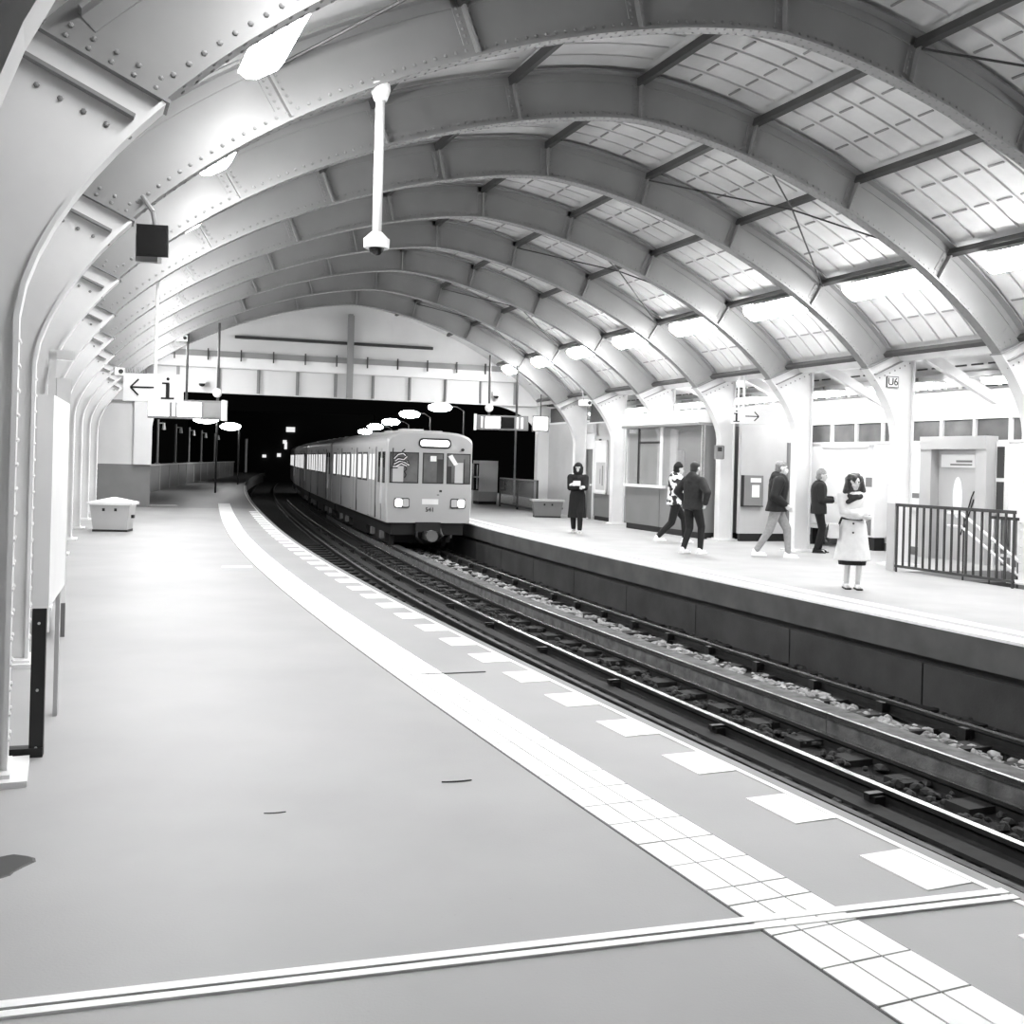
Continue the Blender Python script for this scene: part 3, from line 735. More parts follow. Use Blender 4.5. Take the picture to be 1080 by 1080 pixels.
# ---- left information boards
p = G(38, 797)
t = thing('information_board', 'white narrow notice board on a black leg next to the pillar', 'board', LF(p, TH - .10))
B('leg', 'black', t, (-.035, .035, -.03, .03, 0, .80)); B('foot', 'black', t, (-.30, .035, -.04, .04, 0, .05))
B('board_panel', 'panel_white', t, (-.035, .045, -.03, 1.05, .80, 1.95)); B('back_leg', 'panel_mid', t, (.005, .03, .9, .98, 0, .80))
for zz in (.72, .36, .05): MB().cyl((0, -.03, zz), (0, -.036, zz), .008, n=6).build('screw', 'panel_mid', t)
p = G(57, 672)
t = thing('map_cabinet', 'tall white map cabinet edge-on with two dark notices beside the pillar', 'board', LF(p, TH + .0))
B('frame', 'panel_white', t, (-.10, -.04, -.04, .10, .05, 2.52), (-.10, .10, -.04, .12, 2.46, 2.54)); B('cabinet', 'panel_white', t, (-.035, .085, .0, 1.3, .30, 2.3))
B('lower_leg', 'panel_dark', t, (.02, .085, -.01, .04, .0, .30)); B('notice', 'panel_dark', t, (.086, .092, .3, 1.2, .9, 1.55))
for zz in (1.38, 1.33, 1.22, .85): B('sticker', 'black', t, (.05, .065, -.003, 0, zz - .015, zz + .012))
p = G(84, 600)
# ---- debris on the floor
for px, py, sc_, lab in ((290, 858, .05, 'small dark leaf lying on the platform floor'), (482, 825, .08, 'thin twig lying beside the tactile strip')):
    q = G(px, py); t = MB()
    t.strip([[Vector((x * sc_, (y + .3 * x * x) * sc_ * .3, z * sc_ * .06 + .001)) for y, z in ((-.2 * (1.1 - x * x), 0), (.2 * (1.1 - x * x), .4), (.1, 1.4), (-.1, 1.2))] for x in (-1, -.5, 0, .5, 1)])
    o = t.build('leaf' if sc_ < .1 else 'twig', 'cloth_char', M=LF(q, .3)); tag(o, lab, 'debris')
# dark spilled stain
q = G(2, 914); mb = MB(); n = 18
ring = [Vector((math.cos(k / n * 6.283) * .11 * random.uniform(.55, 1.15), math.sin(k / n * 6.283) * .17 * random.uniform(.7, 1.15), 0)) for k in range(n)]
mb.strip([[v for v in ring], [v * .9 + Vector((0, 0, .004)) for v in ring]])
mb.build('tar_stain', 'black', floor, M=LF(q, 0))
# ================================================================== FAR PLATFORM FURNITURE
# local frame along the hall: x = outwards, y = along the track away from the viewer
# ---- kiosk
ks0 = sta(4) + .26; ks1 = onwall(662, 520, 6.62)[0]; KL = ks1 - ks0
t = thing('kiosk', 'grey platform kiosk with wide windows and a pale overhanging roof band', 'kiosk', HALL.mat(6.62, ks0))
B('plinth', 'black', t, (.05, 1.9, .03, KL - .03, 0, .15))
nP = 3; mid = onwall(697, 520, 6.62)[0] - ks0
for a, b in ((0, mid), (mid, KL)):
    B('lower_panel', 'panel_grey', t, (0, .06, a + .012, b - .012, .15, 1.12))
B('counter_sill', 'panel_white', t, (-.07, .08, mid - .25, KL, 1.12, 1.19))
B('side_panel', 'panel_mid', t, (.0, 2.0, KL - .05, KL, .15, 2.72)); B('back_panel', 'panel_mid', t, (1.95, 2.0, 0, KL, .15, 2.72)); B('side_panel', 'panel_grey', t, (0, 2.0, 0, .05, .15, 2.72))
B('kiosk_floor', 'panel_dark', t, (.06, 1.95, .05, KL - .05, .15, .2))
B('roof_band', 'panel_white', t, (-.16, 2.1, -.05, KL + .10, 2.72, 3.02)); B('roof_trim', 'panel_mid', t, (-.12, 2.05, -.02, KL + .06, 2.66, 2.72))
for y in (.03, mid - .05, mid + .02, KL - .04): B('window_post', 'steel_white', t, (0, .07, y - .03, y + .03, 1.12, 2.68))
pn = B('pane', 'glass', t, (.02, .03, mid + .05, KL - .07, 1.19, 2.64)); B('pane', 'glass', t, (.02, .03, .06, mid - .08, 1.12, 2.64))
B('window_bar', 'black', t, (.0, .05, mid + (KL - mid) * .62, mid + (KL - mid) * .62 + .05, 1.19, 2.64), (.0, .05, mid + .1, mid + (KL - mid) * .62, 2.25, 2.30))
B('inner_curtain', 'panel_white', t, (.25, .30, mid - .35, mid - .02, .3, 2.6)); B('inner_screen', 'panel_white', t, (.9, .95, mid + .5, mid + 1.1, 1.4, 2.1)); B('inner_wall', 'panel_grey', t, (1.2, 1.25, .1, KL - .1, .2, 2.6))
# end wall of the kiosk block, facing the viewer, with a call panel
t = thing('partition_wall', 'plain grey partition wall with black plinth behind the walking man', 'partition', HALL.mat(7.3, 20.35))
B('wall_sheet', 'panel_mid', t, (-.05, 1.72, 0, .12, .18, 2.82)); B('plinth', 'black', t, (-.03, 1.70, .02, .10, 0, .18)); B('edge_strip', 'panel_dark', t, (1.18, 1.22, -.012, 0, .18, 2.3)); B('narrow_panel', 'panel_grey', t, (1.22, 1.50, -.01, 0, .18, 2.3)); B('top_trim', 'steel_white', t, (-.05, 1.72, -.03, .14, 2.82, 2.88))
u, z = onplane(794, 517, 20.3)
t = thing('call_panel', 'grey wall box with a white notice on the partition wall', 'wall box', HALL.mat(u, 20.345, z))
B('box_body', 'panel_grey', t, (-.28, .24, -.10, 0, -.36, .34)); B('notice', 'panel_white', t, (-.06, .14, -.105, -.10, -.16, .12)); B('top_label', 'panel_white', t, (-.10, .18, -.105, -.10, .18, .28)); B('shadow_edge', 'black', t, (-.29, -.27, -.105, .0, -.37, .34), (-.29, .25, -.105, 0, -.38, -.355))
u, z = onplane(757, 477, sta(4) - .14)
t = thing('intercom', 'small grey intercom box on the pillar beside the kiosk', 'intercom', HALL.mat(u, sta(4) - .14, z))
B('intercom_body', 'panel_grey', t, (-.09, .09, -.10, 0, -.16, .16)); B('speaker_grille', 'black', t, (-.06, .05, -.105, -.10, .02, .12)); B('mount', 'black', t, (.09, .11, -.10, .04, -.15, .15))
# ---- room front between the last pillars: door, poster, transom windows
s0_, s1_ = sta(6) + .12, sta(7) - .12
t = thing('service_room', 'pale service room front with grey door, transom and louvre between two pillars', 'room front', HALL.mat(7.32, s0_)); L = s1_ - s0_
d0 = onwall(627, 500, 7.32)[0] - s0_; d1 = onwall(616, 500, 7.32)[0] - s0_; pz0, pz1 = .82, 2.42
B('plinth', 'black', t, (.02, .1, 0, d0 - .1, 0, .12)); B('dado', 'panel_grey', t, (0, .1, 0, d0 - .08, .12, .80)); B('wall_sheet', 'panel_mid', t, (.0, .1, 0, d0 - .08, .80, 2.95), (0, .1, d1 + .08, L, .0, 2.95), (0, .1, 0, L, 2.55, 2.95))
B('door_leaf', 'panel_grey', t, (.02, .07, d0, d1, 0, 2.15)); B('door_frame', 'steel_white', t, (-.04, .08, d0 - .08, d0, 0, 2.2), (-.04, .08, d1, d1 + .08, 0, 2.2)); B('door_header', 'panel_white', t, (-.03, .08, d0 - .08, d1 + .08, 2.15, 2.62)); MB().cyl((.0, d0 + .12, 1.05), (-.06, d0 + .12, 1.05), .03, n=8).build('door_knob', 'steel_white', t)
B('louvre', 'panel_mid', t, (-.03, .02, d0, d1 + .1, 2.66, 2.9)); B('transom_pane', 'window_dark', t, (.03, .05, .1, L - .1, 2.97, 3.55)); B('transom_bar', 'steel_white', t, (-.02, .06, L * .45, L * .45 + .05, 2.95, 3.58), (-.02, .06, 0, L, 2.93, 2.97))
B('number_plate', 'black', t, (-.02, 0, d0 - .55, d0 - .40, 2.15, 2.45)); B('number_mark', 'panel_white', t, (-.024, -.02, d0 - .52, d0 - .43, 2.2, 2.4))
q0, q1 = d0 - 1.05, d0 - .15
t2 = thing('poster', 'framed pale poster beside the grey service door', 'poster', HALL.mat(7.30, s0_ + q0, .80))
B('frame', 'steel_white', t2, (-.05, 0, 0, q1 - q0, 0, .05), (-.05, 0, 0, q1 - q0, 1.55, 1.6), (-.05, 0, 0, .05, 0, 1.6), (-.05, 0, q1 - q0 - .05, q1 - q0, 0, 1.6)); B('print', 'panel_white', t2, (-.025, 0, .05, q1 - q0 - .05, .05, 1.55)); B('printed_figure', 'panel_grey', t2, (-.028, -.025, .25, .34, .25, .85), (-.028, -.025, .45, .5, .3, .75)); B('printed_field', 'panel_mid', t2, (-.027, -.025, .1, q1 - q0 - .1, .12, .95))
# pale wall between last pillar and the gable
t = thing('infill_panel', 'plain grey infill panel beside the gable pier', 'panel', HALL.mat(7.35, sta(7) + .15)); L = SG - sta(7) - .4
B('panel_sheet', 'panel_mid', t, (0, .08, 0, L, .0, 3.0)); B('panel_trim', 'steel_white', t, (-.02, .1, 0, L, 3.0, 3.06)); B('transom_pane', 'window_dark', t, (.02, .05, .05, L - .05, 3.06, 3.55))
# ---- outer wall: billboard, ticket machine, lift portal
def wall_thing(name, lab, cat, pxa, pxb, py):
    a = onwall(pxb, py, UW)[0]; b = onwall(pxa, py, UW)[0]
    return thing(name, lab, cat, HALL.mat(UW, a)), b - a
t, L = wall_thing('billboard', 'large blank white billboard behind the woman in the trench coat', 'billboard', 872, 921, 500)
B('board_face', 'panel_white', t, (-.10, -.04, .05, L - .05, .42, 2.2)); B('frame', 'steel_white', t, (-.13, 0, 0, .05, .38, 2.24), (-.13, 0, L - .05, L, .38, 2.24), (-.13, 0, 0, L, .36, .42), (-.13, 0, 0, L, 2.2, 2.26))
t, L = wall_thing('bench', 'low dark bench under the white billboard', 'bench', 872, 915, 560)
B('seat', 'black', t, (-.62, -.16, .1, L - .1, .40, .45)); B('seat_edge', 'panel_mid', t, (-.66, -.62, .1, L - .1, .38, .46))
for y in (.2, L - .28): B('leg', 'black', t, (-.56, -.22, y, y + .08, 0, .40))
t, L = wall_thing('ticket_machine', 'white ticket machine with small dark screen between the billboard and the railing', 'machine', 924, 937, 520)
B('cabinet', 'panel_white', t, (-.35, -.02, 0, L, .28, 2.1)); B('screen', 'panel_grey', t, (-.355, -.35, .1, L - .1, 1.35, 1.55)); B('slot', 'black', t, (-.355, -.35, .2, .26, 1.12, 1.2)); B('tray', 'panel_grey', t, (-.36, -.35, .1, L - .1, .32, .75)); B('foot', 'black', t, (-.3, -.05, .04, L - .04, 0, .28))
t, L = wall_thing('billboard', 'white notice board with grey headline strip beside the lift portal', 'billboard', 955, 982, 500)
B('board_face', 'panel_white', t, (-.06, -.01, 0, L, .9, 2.2)); B('headline', 'panel_grey', t, (-.065, -.06, .05, L - .05, 1.16, 1.26)); B('frame', 'steel_white', t, (-.08, 0, -.04, 0, .86, 2.24), (-.08, 0, L, L + .04, .86, 2.24))
t, L = wall_thing('lift_portal', 'grey framed glass lift portal behind the stair railing', 'doorway', 985, 1053, 500)
for y0, y1 in ((0, .26), (L - .30, L)): B('jamb', 'panel_mid', t, (-.30, -.02, y0, y1, 0, 2.15))
B('lintel', 'panel_mid', t, (-.32, -.02, 0, L, 2.15, 2.40)); B('door_glass', 'panel_mid', t, (-.10, -.06, .26, L - .30, .0, 2.15))
B('sign_plate', 'panel_white', t, (-.14, -.10, .42, L - .40, 1.80, 2.05)); B('sign_text', 'panel_grey', t, (-.145, -.14, .5, .9, 1.90, 1.94), (-.145, -.14, .5, 1.05, 1.84, 1.87))
mb = MB(); n = 20
el = [(L * .52 + .12 * math.cos(k / n * 6.283), 1.22 + .40 * math.sin(k / n * 6.283)) for k in range(n)]
mb.add([Vector((x, y, z)) for x in (-.11, -.10) for y, z in el], [tuple(range(n)), tuple(range(n, 2 * n))] + [(k, (k + 1) % n, n + (k + 1) % n, n + k) for k in range(n)])
mb.build('oval_light', 'panel_white', t)
MB().tube([(-.12, L * .45, .5), (-.12, L * .30, 1.25), (-.12, L * .27, 1.35)], .012, 6).tube([(-.12, L * .40, .6), (-.12, L * .27, 1.2)], .012, 6).build('door_handle', 'black', t)
t, L = wall_thing('side_window', 'narrow dark window beside the lift portal', 'window', 1054, 1064, 500)
B('frame', 'steel_white', t, (-.08, 0, 0, L, .95, 2.3)); B('pane', 'window_dark', t, (-.09, -.08, .03, L - .03, 1.0, 1.55), (-.09, -.08, .03, L - .03, 1.62, 2.2))
# ---- stair railing
A_ = G(944, 603); B_ = G(1069, 621); dv = (B_ - A_); LL = dv.length; yaw = math.atan2(dv.y, dv.x)
t = thing('stair_railing', 'dark metal railing with upright bars around the stairwell', 'railing', LF(A_, yaw))
B('top_rail', 'steel_dark', t, (0, LL, -.025, .025, 1.10, 1.15)); B('bottom_rail', 'steel_dark', t, (0, LL, -.02, .02, .08, .12))
nb = 17
for k in range(nb):
    x = .02 + (LL - .04) * k / (nb - 1)
    B('bar', 'steel_dark', t, (x - .014, x + .014, -.014, .014, .0 if k in (0, nb - 1) else .10, 1.11))
B('end_panel', 'panel_mid', t, (-.20, -.02, -.02, .02, .02, 1.15))
t = thing('stair_handrail', 'pair of sloping pale handrails descending inside the stairwell', 'handrail', LF(A_, yaw))
for dz, m in ((0, 'steel_white'), (-.22, 'steel_white')):
    MB().tube([(.05, 1.1, 1.0 + dz), (.35, 1.1, 1.0 + dz), (2.9, 1.1, -.52 + dz)], .024, 8).build('rail_tube', m, t)
for k in range(5):
    x = .4 + k * .55; MB().cyl((x, 1.1, 1.0 - (x - .35) * .596), (x, 1.1, -.9), .015, n=6).build('baluster', 'steel_dark', t)
t = thing('inner_railing', 'short pale-barred railing on the far side of the stairwell', 'railing', LF(A_, yaw))
B('top_rail', 'steel_dark', t, (.0, LL, 2.15, 2.19, .9, .95)); B('backing_sheet', 'panel_grey', t, (0, LL, 2.20, 2.22, .3, .9))
for k in range(18):
    x = .05 + k * (LL - .1) / 17; B('bar', 'panel_white', t, (x - .02, x + .02, 2.15, 2.18, .0, .9))
# ---- U6 plate on its pillar
u, z = onplane(941, 403, sta(2) - .06)
t = thing('platform_plate', 'small framed plate reading U6 on the pillar', 'sign', HALL.mat(u, sta(2) - .055, z))
B('plate', 'black', t, (-.13, .13, -.02, 0, -.10, .10)); B('plate_face', 'panel_white', t, (-.118, .118, -.024, -.02, -.088, .088)); lettering('U6', .19, t, 0, -.026, 0)
# ---- beyond the portal: vending machine, glass fence, pole, parapet
p = G(512, 532)
t = thing('vending_machine', 'pale vending machine on the open platform beside the train', 'machine', LF(p, .35))
B('cabinet', 'panel_white', t, (-.30, .48, 0, .75, .12, 1.72)); B('lower_door', 'panel_mid', t, (-.30, .48, -.012, 0, .12, .50)); B('display_window', 'black_gloss', t, (-.50, -.30, .02, .6, .55, 1.6)); B('side_shelf', 'panel_white', t, (-.51, -.30, .0, .05, 1.05, 1.10), (-.40, -.36, -.01, .0, .6, 1.55)); B('foot', 'black', t, (-.28, .46, .03, .7, 0, .12))
a, b = G(527, 534), G(566, 541); dv = b - a; yaw = math.atan2(dv.y, dv.x); LL = dv.length
t = thing('glass_fence', 'low glass fence on the open platform behind the grey grit bin', 'fence', LF(a, yaw))
B('glass_sheet', 'glass', t, (0, LL, -.01, .01, .15, 1.05)); B('top_rail', 'steel', t, (0, LL, -.03, .03, 1.05, 1.10)); B('bottom_rail', 'steel_dark', t, (0, LL, -.03, .03, .08, .15))
for x in (0, LL / 2, LL): B('post', 'steel_dark', t, (x - .03, x + .03, -.03, .03, 0, 1.1))
p = G(542, 531)
t = thing('signal_pole', 'thin pale pole standing behind the glass fence', 'pole', LF(p, 0))
MB().cyl((0, 0, 0), (0, 0, 3.2), .04, n=8).build('shaft', 'steel_white', t); MB().box(-.08, .08, -.08, .08, 0, .04).build('base', 'steel', t)
# parapet of the open-air platform with its uprights
SPA = 34.0
def pm_(s): return -4.62 + max(0, s - 34) * .056
par = struct('wall_parapet', MB().strip([[T(pm_(s) + e, s, z) for e, z in ((0, 0), (-.18, 0), (-.18, 1.12), (0, 1.12))] for s in frange(SPA, 88, 27)]), 'panel_grey')
MB().strip([[T(pm_(s) + e, s, z) for e, z in ((.06, 1.12), (-.24, 1.12), (-.24, 1.18), (.06, 1.18))] for s in frange(SPA, 88, 27)]).build('coping', 'panel_mid', par)
ss = SPA + 1
while ss < 86:
    MB().box(-.03, .03, -.05, .05, 0, 1.12).build('pilaster', 'panel_mid', par, M=TRK.mat(pm_(ss), ss)); ss += 3.6
for px in (147, 166, 185, 199, 212, 226):
    dd_ = ray(px, 480); lo, hi = 34.5, 88
    s = min(frange(34.5, 88, 400), key=lambda q: abs(T(pm_(q) - .1, q).x - dd_.x / dd_.y * T(pm_(q) - .1, q).y))
    t = thing('canopy_post', 'slim grey post rising from the parapet of the open-air platform', 'post', TRK.mat(pm_(s) - .1, s, 1.18), 'posts along the parapet')
    MB().cyl((0, 0, 0), (0, 0, 2.0), .055, n=8).build('shaft', 'steel', t); MB().box(-.1, .1, -.1, .1, 0, .05).build('base', 'steel', t); MB().cyl((.25, 0, 1.55), (.25, 0, 1.85), .09, .05, 8).box(0, .25, -.02, .02, 1.82, 1.86).build('lamp_cap', 'panel_white', t)
t = thing('marker_post', 'bright white marker post at the end of the parapet', 'post', LF(G(259, 499), 0)); MB().cyl((0, 0, 0), (0, 0, 3.3), .12, n=8).build('shaft', 'panel_white', t); MB().box(-.2, .2, -.2, .2, 0, .06).build('base', 'steel_dark', t)
# far lit building: a few windows in the night
t = thing('distant_building', 'dark distant building with a few lit windows beyond the tracks', 'building', LF(Vector((-32, 150, -6)), .1))
B('facade', 'black', t, (-14, 12, 0, 8, 0, 14))
for (px, py, w_, h_) in ((306, 453, 1.2, .7), (300, 466, .5, .5), (279, 481, .5, .4), (294, 480, .5, .5), (301, 470, .35, 1.0), (312, 482, .4, .4), (350, 460, .4, .4), (362, 459, .4, .4)):
    q = atdepth(px, py, 149.6) - Vector((-32, 150, -6)); B('window', 'lit_window', t, (q.x - w_ / 2, q.x + w_ / 2, -.4 + q.x * .1 , -.1 + q.x * .1, q.z - h_ / 2, q.z + h_ / 2))
# ================================================================== TRAIN
MC = 4.02
def car(name, lab, s0, L, front):
    pa, pb = T(MC, s0), T(MC, s0 + L); dv = pb - pa; yaw = math.atan2(-dv.x, dv.y)
    t = thing(name, lab, 'train car', LF(pa, yaw), None if front else 'train cars behind the leading car')
    zb, zs, zt = .04, 2.14, 2.42; hw = 1.14
    sec = [(-hw + .03, zb), (hw - .03, zb), (hw, .5), (hw, zs)] + [(hw * math.cos(a) ** .62 if math.cos(a) > 1e-6 else 0, zs + (zt - zs) * math.sin(a)) for a in frange(0, math.pi / 2, 6)[1:]]
    left = [(-x, z) for x, z in sec[2:-1]][::-1]
    sec = sec + left
    secs = [[Vector((x * k, y, zb + (z - zb) * kz)) for x, z in sec] for y, k, kz in ((0, .965, .975), (.10, 1, 1), (L - .1, 1, 1), (L, .965, .975))]
    MB().strip(secs).build('car_body', 'train', t)
    MB().strip([[Vector((x, y, z)) for x, z in ((-.75, zt - .12), (.75, zt - .12), (.55, zt + .05), (-.55, zt + .05))] for y in (1.2, L - .6)]).build('roof_cover', 'train_roof', t)
    for y in (2.5, 5.0, 7.5, 10): B('roof_vent', 'train_roof', t, (-.3, .3, y, y + .7, zt + .04, zt + .12))
    # sides: doors and windows on both sides
    for sg in (-1, 1):
        x0 = hw * sg; xo = lambda a: tuple(sorted((x0 - .01 * sg, x0 + a * sg)))
        for y in (1.75, 5.55, 9.35):
            for dy in (0, .62):
                dr = B('door_leaf', 'train', t, (*xo(.018), y + dy + .01, y + dy + .60, .10, 1.95)); B('door_window', 'lit_window', dr, (*xo(.026), y + dy + .15, y + dy + .45, 1.10, 1.80))
            B('door_frame', 'steel_dark', t, (*xo(.012), y - .05, y, .08, 2.0), (*xo(.012), y + 1.22, y + 1.27, .08, 2.0), (*xo(.02), y + .595, y + .625, .1, 1.95))
        for y in (3.35, 4.45, 7.15, 8.25, 10.95):
            wd = B('window', 'steel_dark', t, (*xo(.012), y, y + .85, 1.04, 1.86)); B('window_pane', 'lit_window', wd, (*xo(.018), y + .10, y + .75, 1.10, 1.80))
        B('cab_door', 'train', t, (*xo(.015), .75, 1.35, .10, 1.95)); B('cab_window', 'window_dark', t, (*xo(.02), .22, .58, 1.05, 1.86), (*xo(.022), .85, 1.25, 1.05, 1.86))
        B('grab_rail', 'steel_white', t, (*xo(.05), .66, .69, .5, 1.7))
    for y in (1.6, L - 3.4):
        B('bogie_frame', 'black', t, (-.9, .9, y - .2, y + 2.0, -.58, -.25))
        for yy in (y + .1, y + 1.7):
            for x in (-.72, .72): MB().cyl((x - .06, yy, -.40), (x + .06, yy, -.40), .36, n=16).build('wheel', 'steel_dark', t)
            B('axle_box', 'panel_dark', t, (-1.0, -.85, yy - .12, yy + .12, -.48, -.28)); B('axle_box', 'panel_dark', t, (.85, 1.0, yy - .12, yy + .12, -.48, -.28))
    B('underframe', 'black', t, (-.95, .95, .15, L - .15, -.28, .05)); B('equipment_box', 'black', t, (-.95, .95, 4.6, 7.6, -.55, -.25))
    if not front: return t
    fy = .0
    def wdw(nm, x0, x1, z0, z1, m):
        w_ = MB().prism([(x0, z0), (x1, z0), (x1, z1), (x0, z1)], fy - .006, fy + .05).build(nm, 'black', t)
        MB().prism([(x0 + .03, z0 + .03), (x1 - .03, z0 + .03), (x1 - .03, z1 - .03), (x0 + .03, z1 - .03)], fy - .012, fy + .05).build('pane', m, w_); return w_
    wl_ = wdw('front_window', -1.06, -.30, 1.06, 1.86, 'window_mid'); wm_ = wdw('front_window', -.20, .36, 1.06, 1.86, 'window_mid'); wr_ = wdw('front_window', .44, 1.08, 1.06, 1.86, 'window_mid')
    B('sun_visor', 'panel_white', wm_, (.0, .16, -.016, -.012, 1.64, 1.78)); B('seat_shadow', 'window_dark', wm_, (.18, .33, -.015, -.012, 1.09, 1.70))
    MB().prism([(.47, 1.78), (.58, 1.83), (.74, 1.58), (.64, 1.54)], -.018, -.012).build('sun_visor', 'panel_white', wr_)
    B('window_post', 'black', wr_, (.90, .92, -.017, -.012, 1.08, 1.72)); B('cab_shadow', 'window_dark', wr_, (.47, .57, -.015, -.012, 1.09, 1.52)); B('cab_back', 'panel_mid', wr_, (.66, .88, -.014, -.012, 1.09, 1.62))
    B('cab_back', 'panel_mid', wl_, (-.98, -.70, -.014, -.012, 1.09, 1.5))
    # scribbled graffiti over the left window
    mb = MB(); rnd = random.Random(3); rx = lambda a: rnd.uniform(-a, a)
    strokes = [[(-.98, 1.95), (-.99, 1.75), (-.97, 1.6), (-1.0, 1.45)], [(-.95, 1.72), (-.85, 1.83), (-.72, 1.86), (-.62, 1.78), (-.70, 1.70), (-.84, 1.72), (-.92, 1.66)], [(-.95, 1.58), (-.80, 1.66), (-.66, 1.62), (-.56, 1.56), (-.60, 1.66)], [(-.90, 1.52), (-.76, 1.60), (-.62, 1.54)], [(-1.02, 1.44), (-.86, 1.45)], [(-.66, 1.50), (-.62, 1.42), (-.68, 1.36), (-.63, 1.28), (-.67, 1.20)], [(-.74, 1.88), (-.68, 1.93)]]
    for st in strokes:
        for a, b in zip(st, st[1:]):
            a = Vector(a); b = Vector(b); dd = (b - a).normalized(); nn = Vector((-dd.y, dd.x)) * .014; mb.prism([tuple(a - nn - dd * .01), tuple(b - nn + dd * .01), tuple(b + nn + dd * .01), tuple(a + nn - dd * .01)], -.024, -.014)
    mb.build('graffiti', 'black', t)
    mb = MB()
    for st in strokes[1:4]:
        for a, b in zip(st, st[1:]):
            a = Vector(a) - Vector((0, .035)); b = Vector(b) - Vector((0, .035)); dd = (b - a).normalized(); nn = Vector((-dd.y, dd.x)) * .010; mb.prism([tuple(a - nn), tuple(b - nn), tuple(b + nn), tuple(a + nn)], -.022, -.014)
    mb.build('graffiti', 'panel_white', t)
    # destination box with rounded ends
    def pill(x0, x1, z0, z1): 
        r = (z1 - z0) / 2 * (.8 if x1 - x0 > .5 else .35); pts = []
        for cx, cz, a0 in ((x1 - r, z0 + r, -90), (x1 - r, z1 - r, 0), (x0 + r, z1 - r, 90), (x0 + r, z0 + r, 180)):
            pts += [(cx + r * math.cos(math.radians(a0 + k * 30)), cz + r * math.sin(math.radians(a0 + k * 30))) for k in range(4)]
        return pts
    db = MB().prism(pill(-.32, .54, 1.98, 2.24), -.03, .3).build('destination_box', 'black', t)
    MB().prism(pill(-.27, .49, 2.03, 2.19), -.036, .0).build('lit_blind', 'lit_sign', db)
    for sg, cx in ((-1, -.72), (1, .76)):
        h_ = MB().prism(pill(cx - .20, cx + .20, .42, .68), -.03, .05).build('headlight_frame', 'steel_dark', t)
        xl = cx + sg * .085
        MB().prism(pill(xl - .085, xl + .085, .455, .655), -.045, .0).build('headlight', 'headlight', h_)
        MB().prism(pill(cx - sg * .10 - .08, cx - sg * .10 + .08, .455, .655), -.040, .0).build('tail_light', 'panel_mid', h_)
    B('number_board', 'panel_white', t, (-.19, .24, -.012, .05, .52, .66)); lettering('541', .16, t, .02, -.006, .38, name='car_number')
    B('sticker', 'black', t, (.26, .33, -.006, .03, .84, .90)); B('sticker', 'black', t, (.20, .26, -.006, .03, .76, .78))
    B('front_step', 'black', t, (-.35, .30, -.10, .3, -.20, .06)); B('coupler', 'steel_dark', t, (-.14, .14, -.45, .2, -.38, -.16)); MB().cyl((0, -.5, -.27), (0, -.35, -.27), .15, n=12).build('coupler_head', 'panel_dark', t)
    MB().tube([(.3, -.02, -.1), (.34, -.18, -.3), (.2, -.12, -.42)], .03, 6).tube([(-.3, -.02, -.1), (-.34, -.16, -.32), (-.2, -.12, -.45)], .03, 6).build('air_hose', 'black', t)
    B('gutter', 'steel_white', t, (-1.12, -1.06, .2, L - .2, 2.02, 2.06), (1.06, 1.12, .2, L - .2, 2.02, 2.06)); MB().cyl((.85, -.06, 1.96), (.85, .05, 1.96), .04, n=8).build('horn', 'black', t)
    return t
SF = 26.4; CL = 12.4
car('train_car', 'leading grey underground train car with three front windows and graffiti', SF, CL, True)
for k in (1, 2, 3): car('train_car', 'grey underground train car coupled behind the leading car', SF + k * (CL + .5), CL, False)
# ================================================================== PEOPLE
def cap(mb, p0, p1, r0, r1, flat=1.0, side=None, n=12):       # tapered capsule; flat < 1 thins it across 'side'
    p0, p1 = Vector(p0), Vector(p1); d = (p1 - p0)
    d = d.normalized() if d.length > 1e-6 else Vector((0, 0, 1))
    s_ = Vector(side) if side else (Vector((0, 1, 0)) if abs(d.y) < .9 else Vector((1, 0, 0)))
    a = (s_ - d * s_.dot(d)).normalized(); b = d.cross(a); secs = []
    for k in range(4): t = (k + .35) / 4.35 * math.pi / 2; secs.append((p0 - d * r0 * math.cos(t), r0 * math.sin(t)))
    secs.append((p0, r0)); secs.append((p1, r1))
    for k in range(3, -1, -1): t = (k + .35) / 4.35 * math.pi / 2; secs.append((p1 + d * r1 * math.cos(t), r1 * math.sin(t)))
    mb.strip([[c + (a * math.cos(2 * math.pi * i / n) * flat + b * math.sin(2 * math.pi * i / n)) * r for i in range(n)] for c, r in secs])
def blob(name, mb, m, parent, vox=.012, smooth=4):
    me = mb.mesh(name, m); o = bpy.data.objects.new('tmp', me); COL.objects.link(o)
    r = o.modifiers.new('r', 'REMESH'); r.mode = 'VOXEL'; r.voxel_size = vox
    sm = o.modifiers.new('s', 'SMOOTH'); sm.iterations = smooth; sm.factor = .5
    dg = bpy.context.evaluated_depsgraph_get(); me2 = bpy.data.meshes.new_from_object(o.evaluated_get(dg)); bpy.data.objects.remove(o)
    me2.materials.clear(); me2.materials.append(MT[m]); me2.name = name
    return link(name, me2, parent, smooth=True)
def ik(a, c, l1, l2, bend):
    a, c = Vector(a), Vector(c); d = c - a; L = min(d.length, (l1 + l2) * .999); d.normalize(); c = a + d * L
    x = (l1 * l1 - l2 * l2 + L * L) / (2 * L); h = math.sqrt(max(0, l1 * l1 - x * x)); b = Vector(bend); b = (b - d * b.dot(d)).normalized()
    return a + d * x + b * h, c
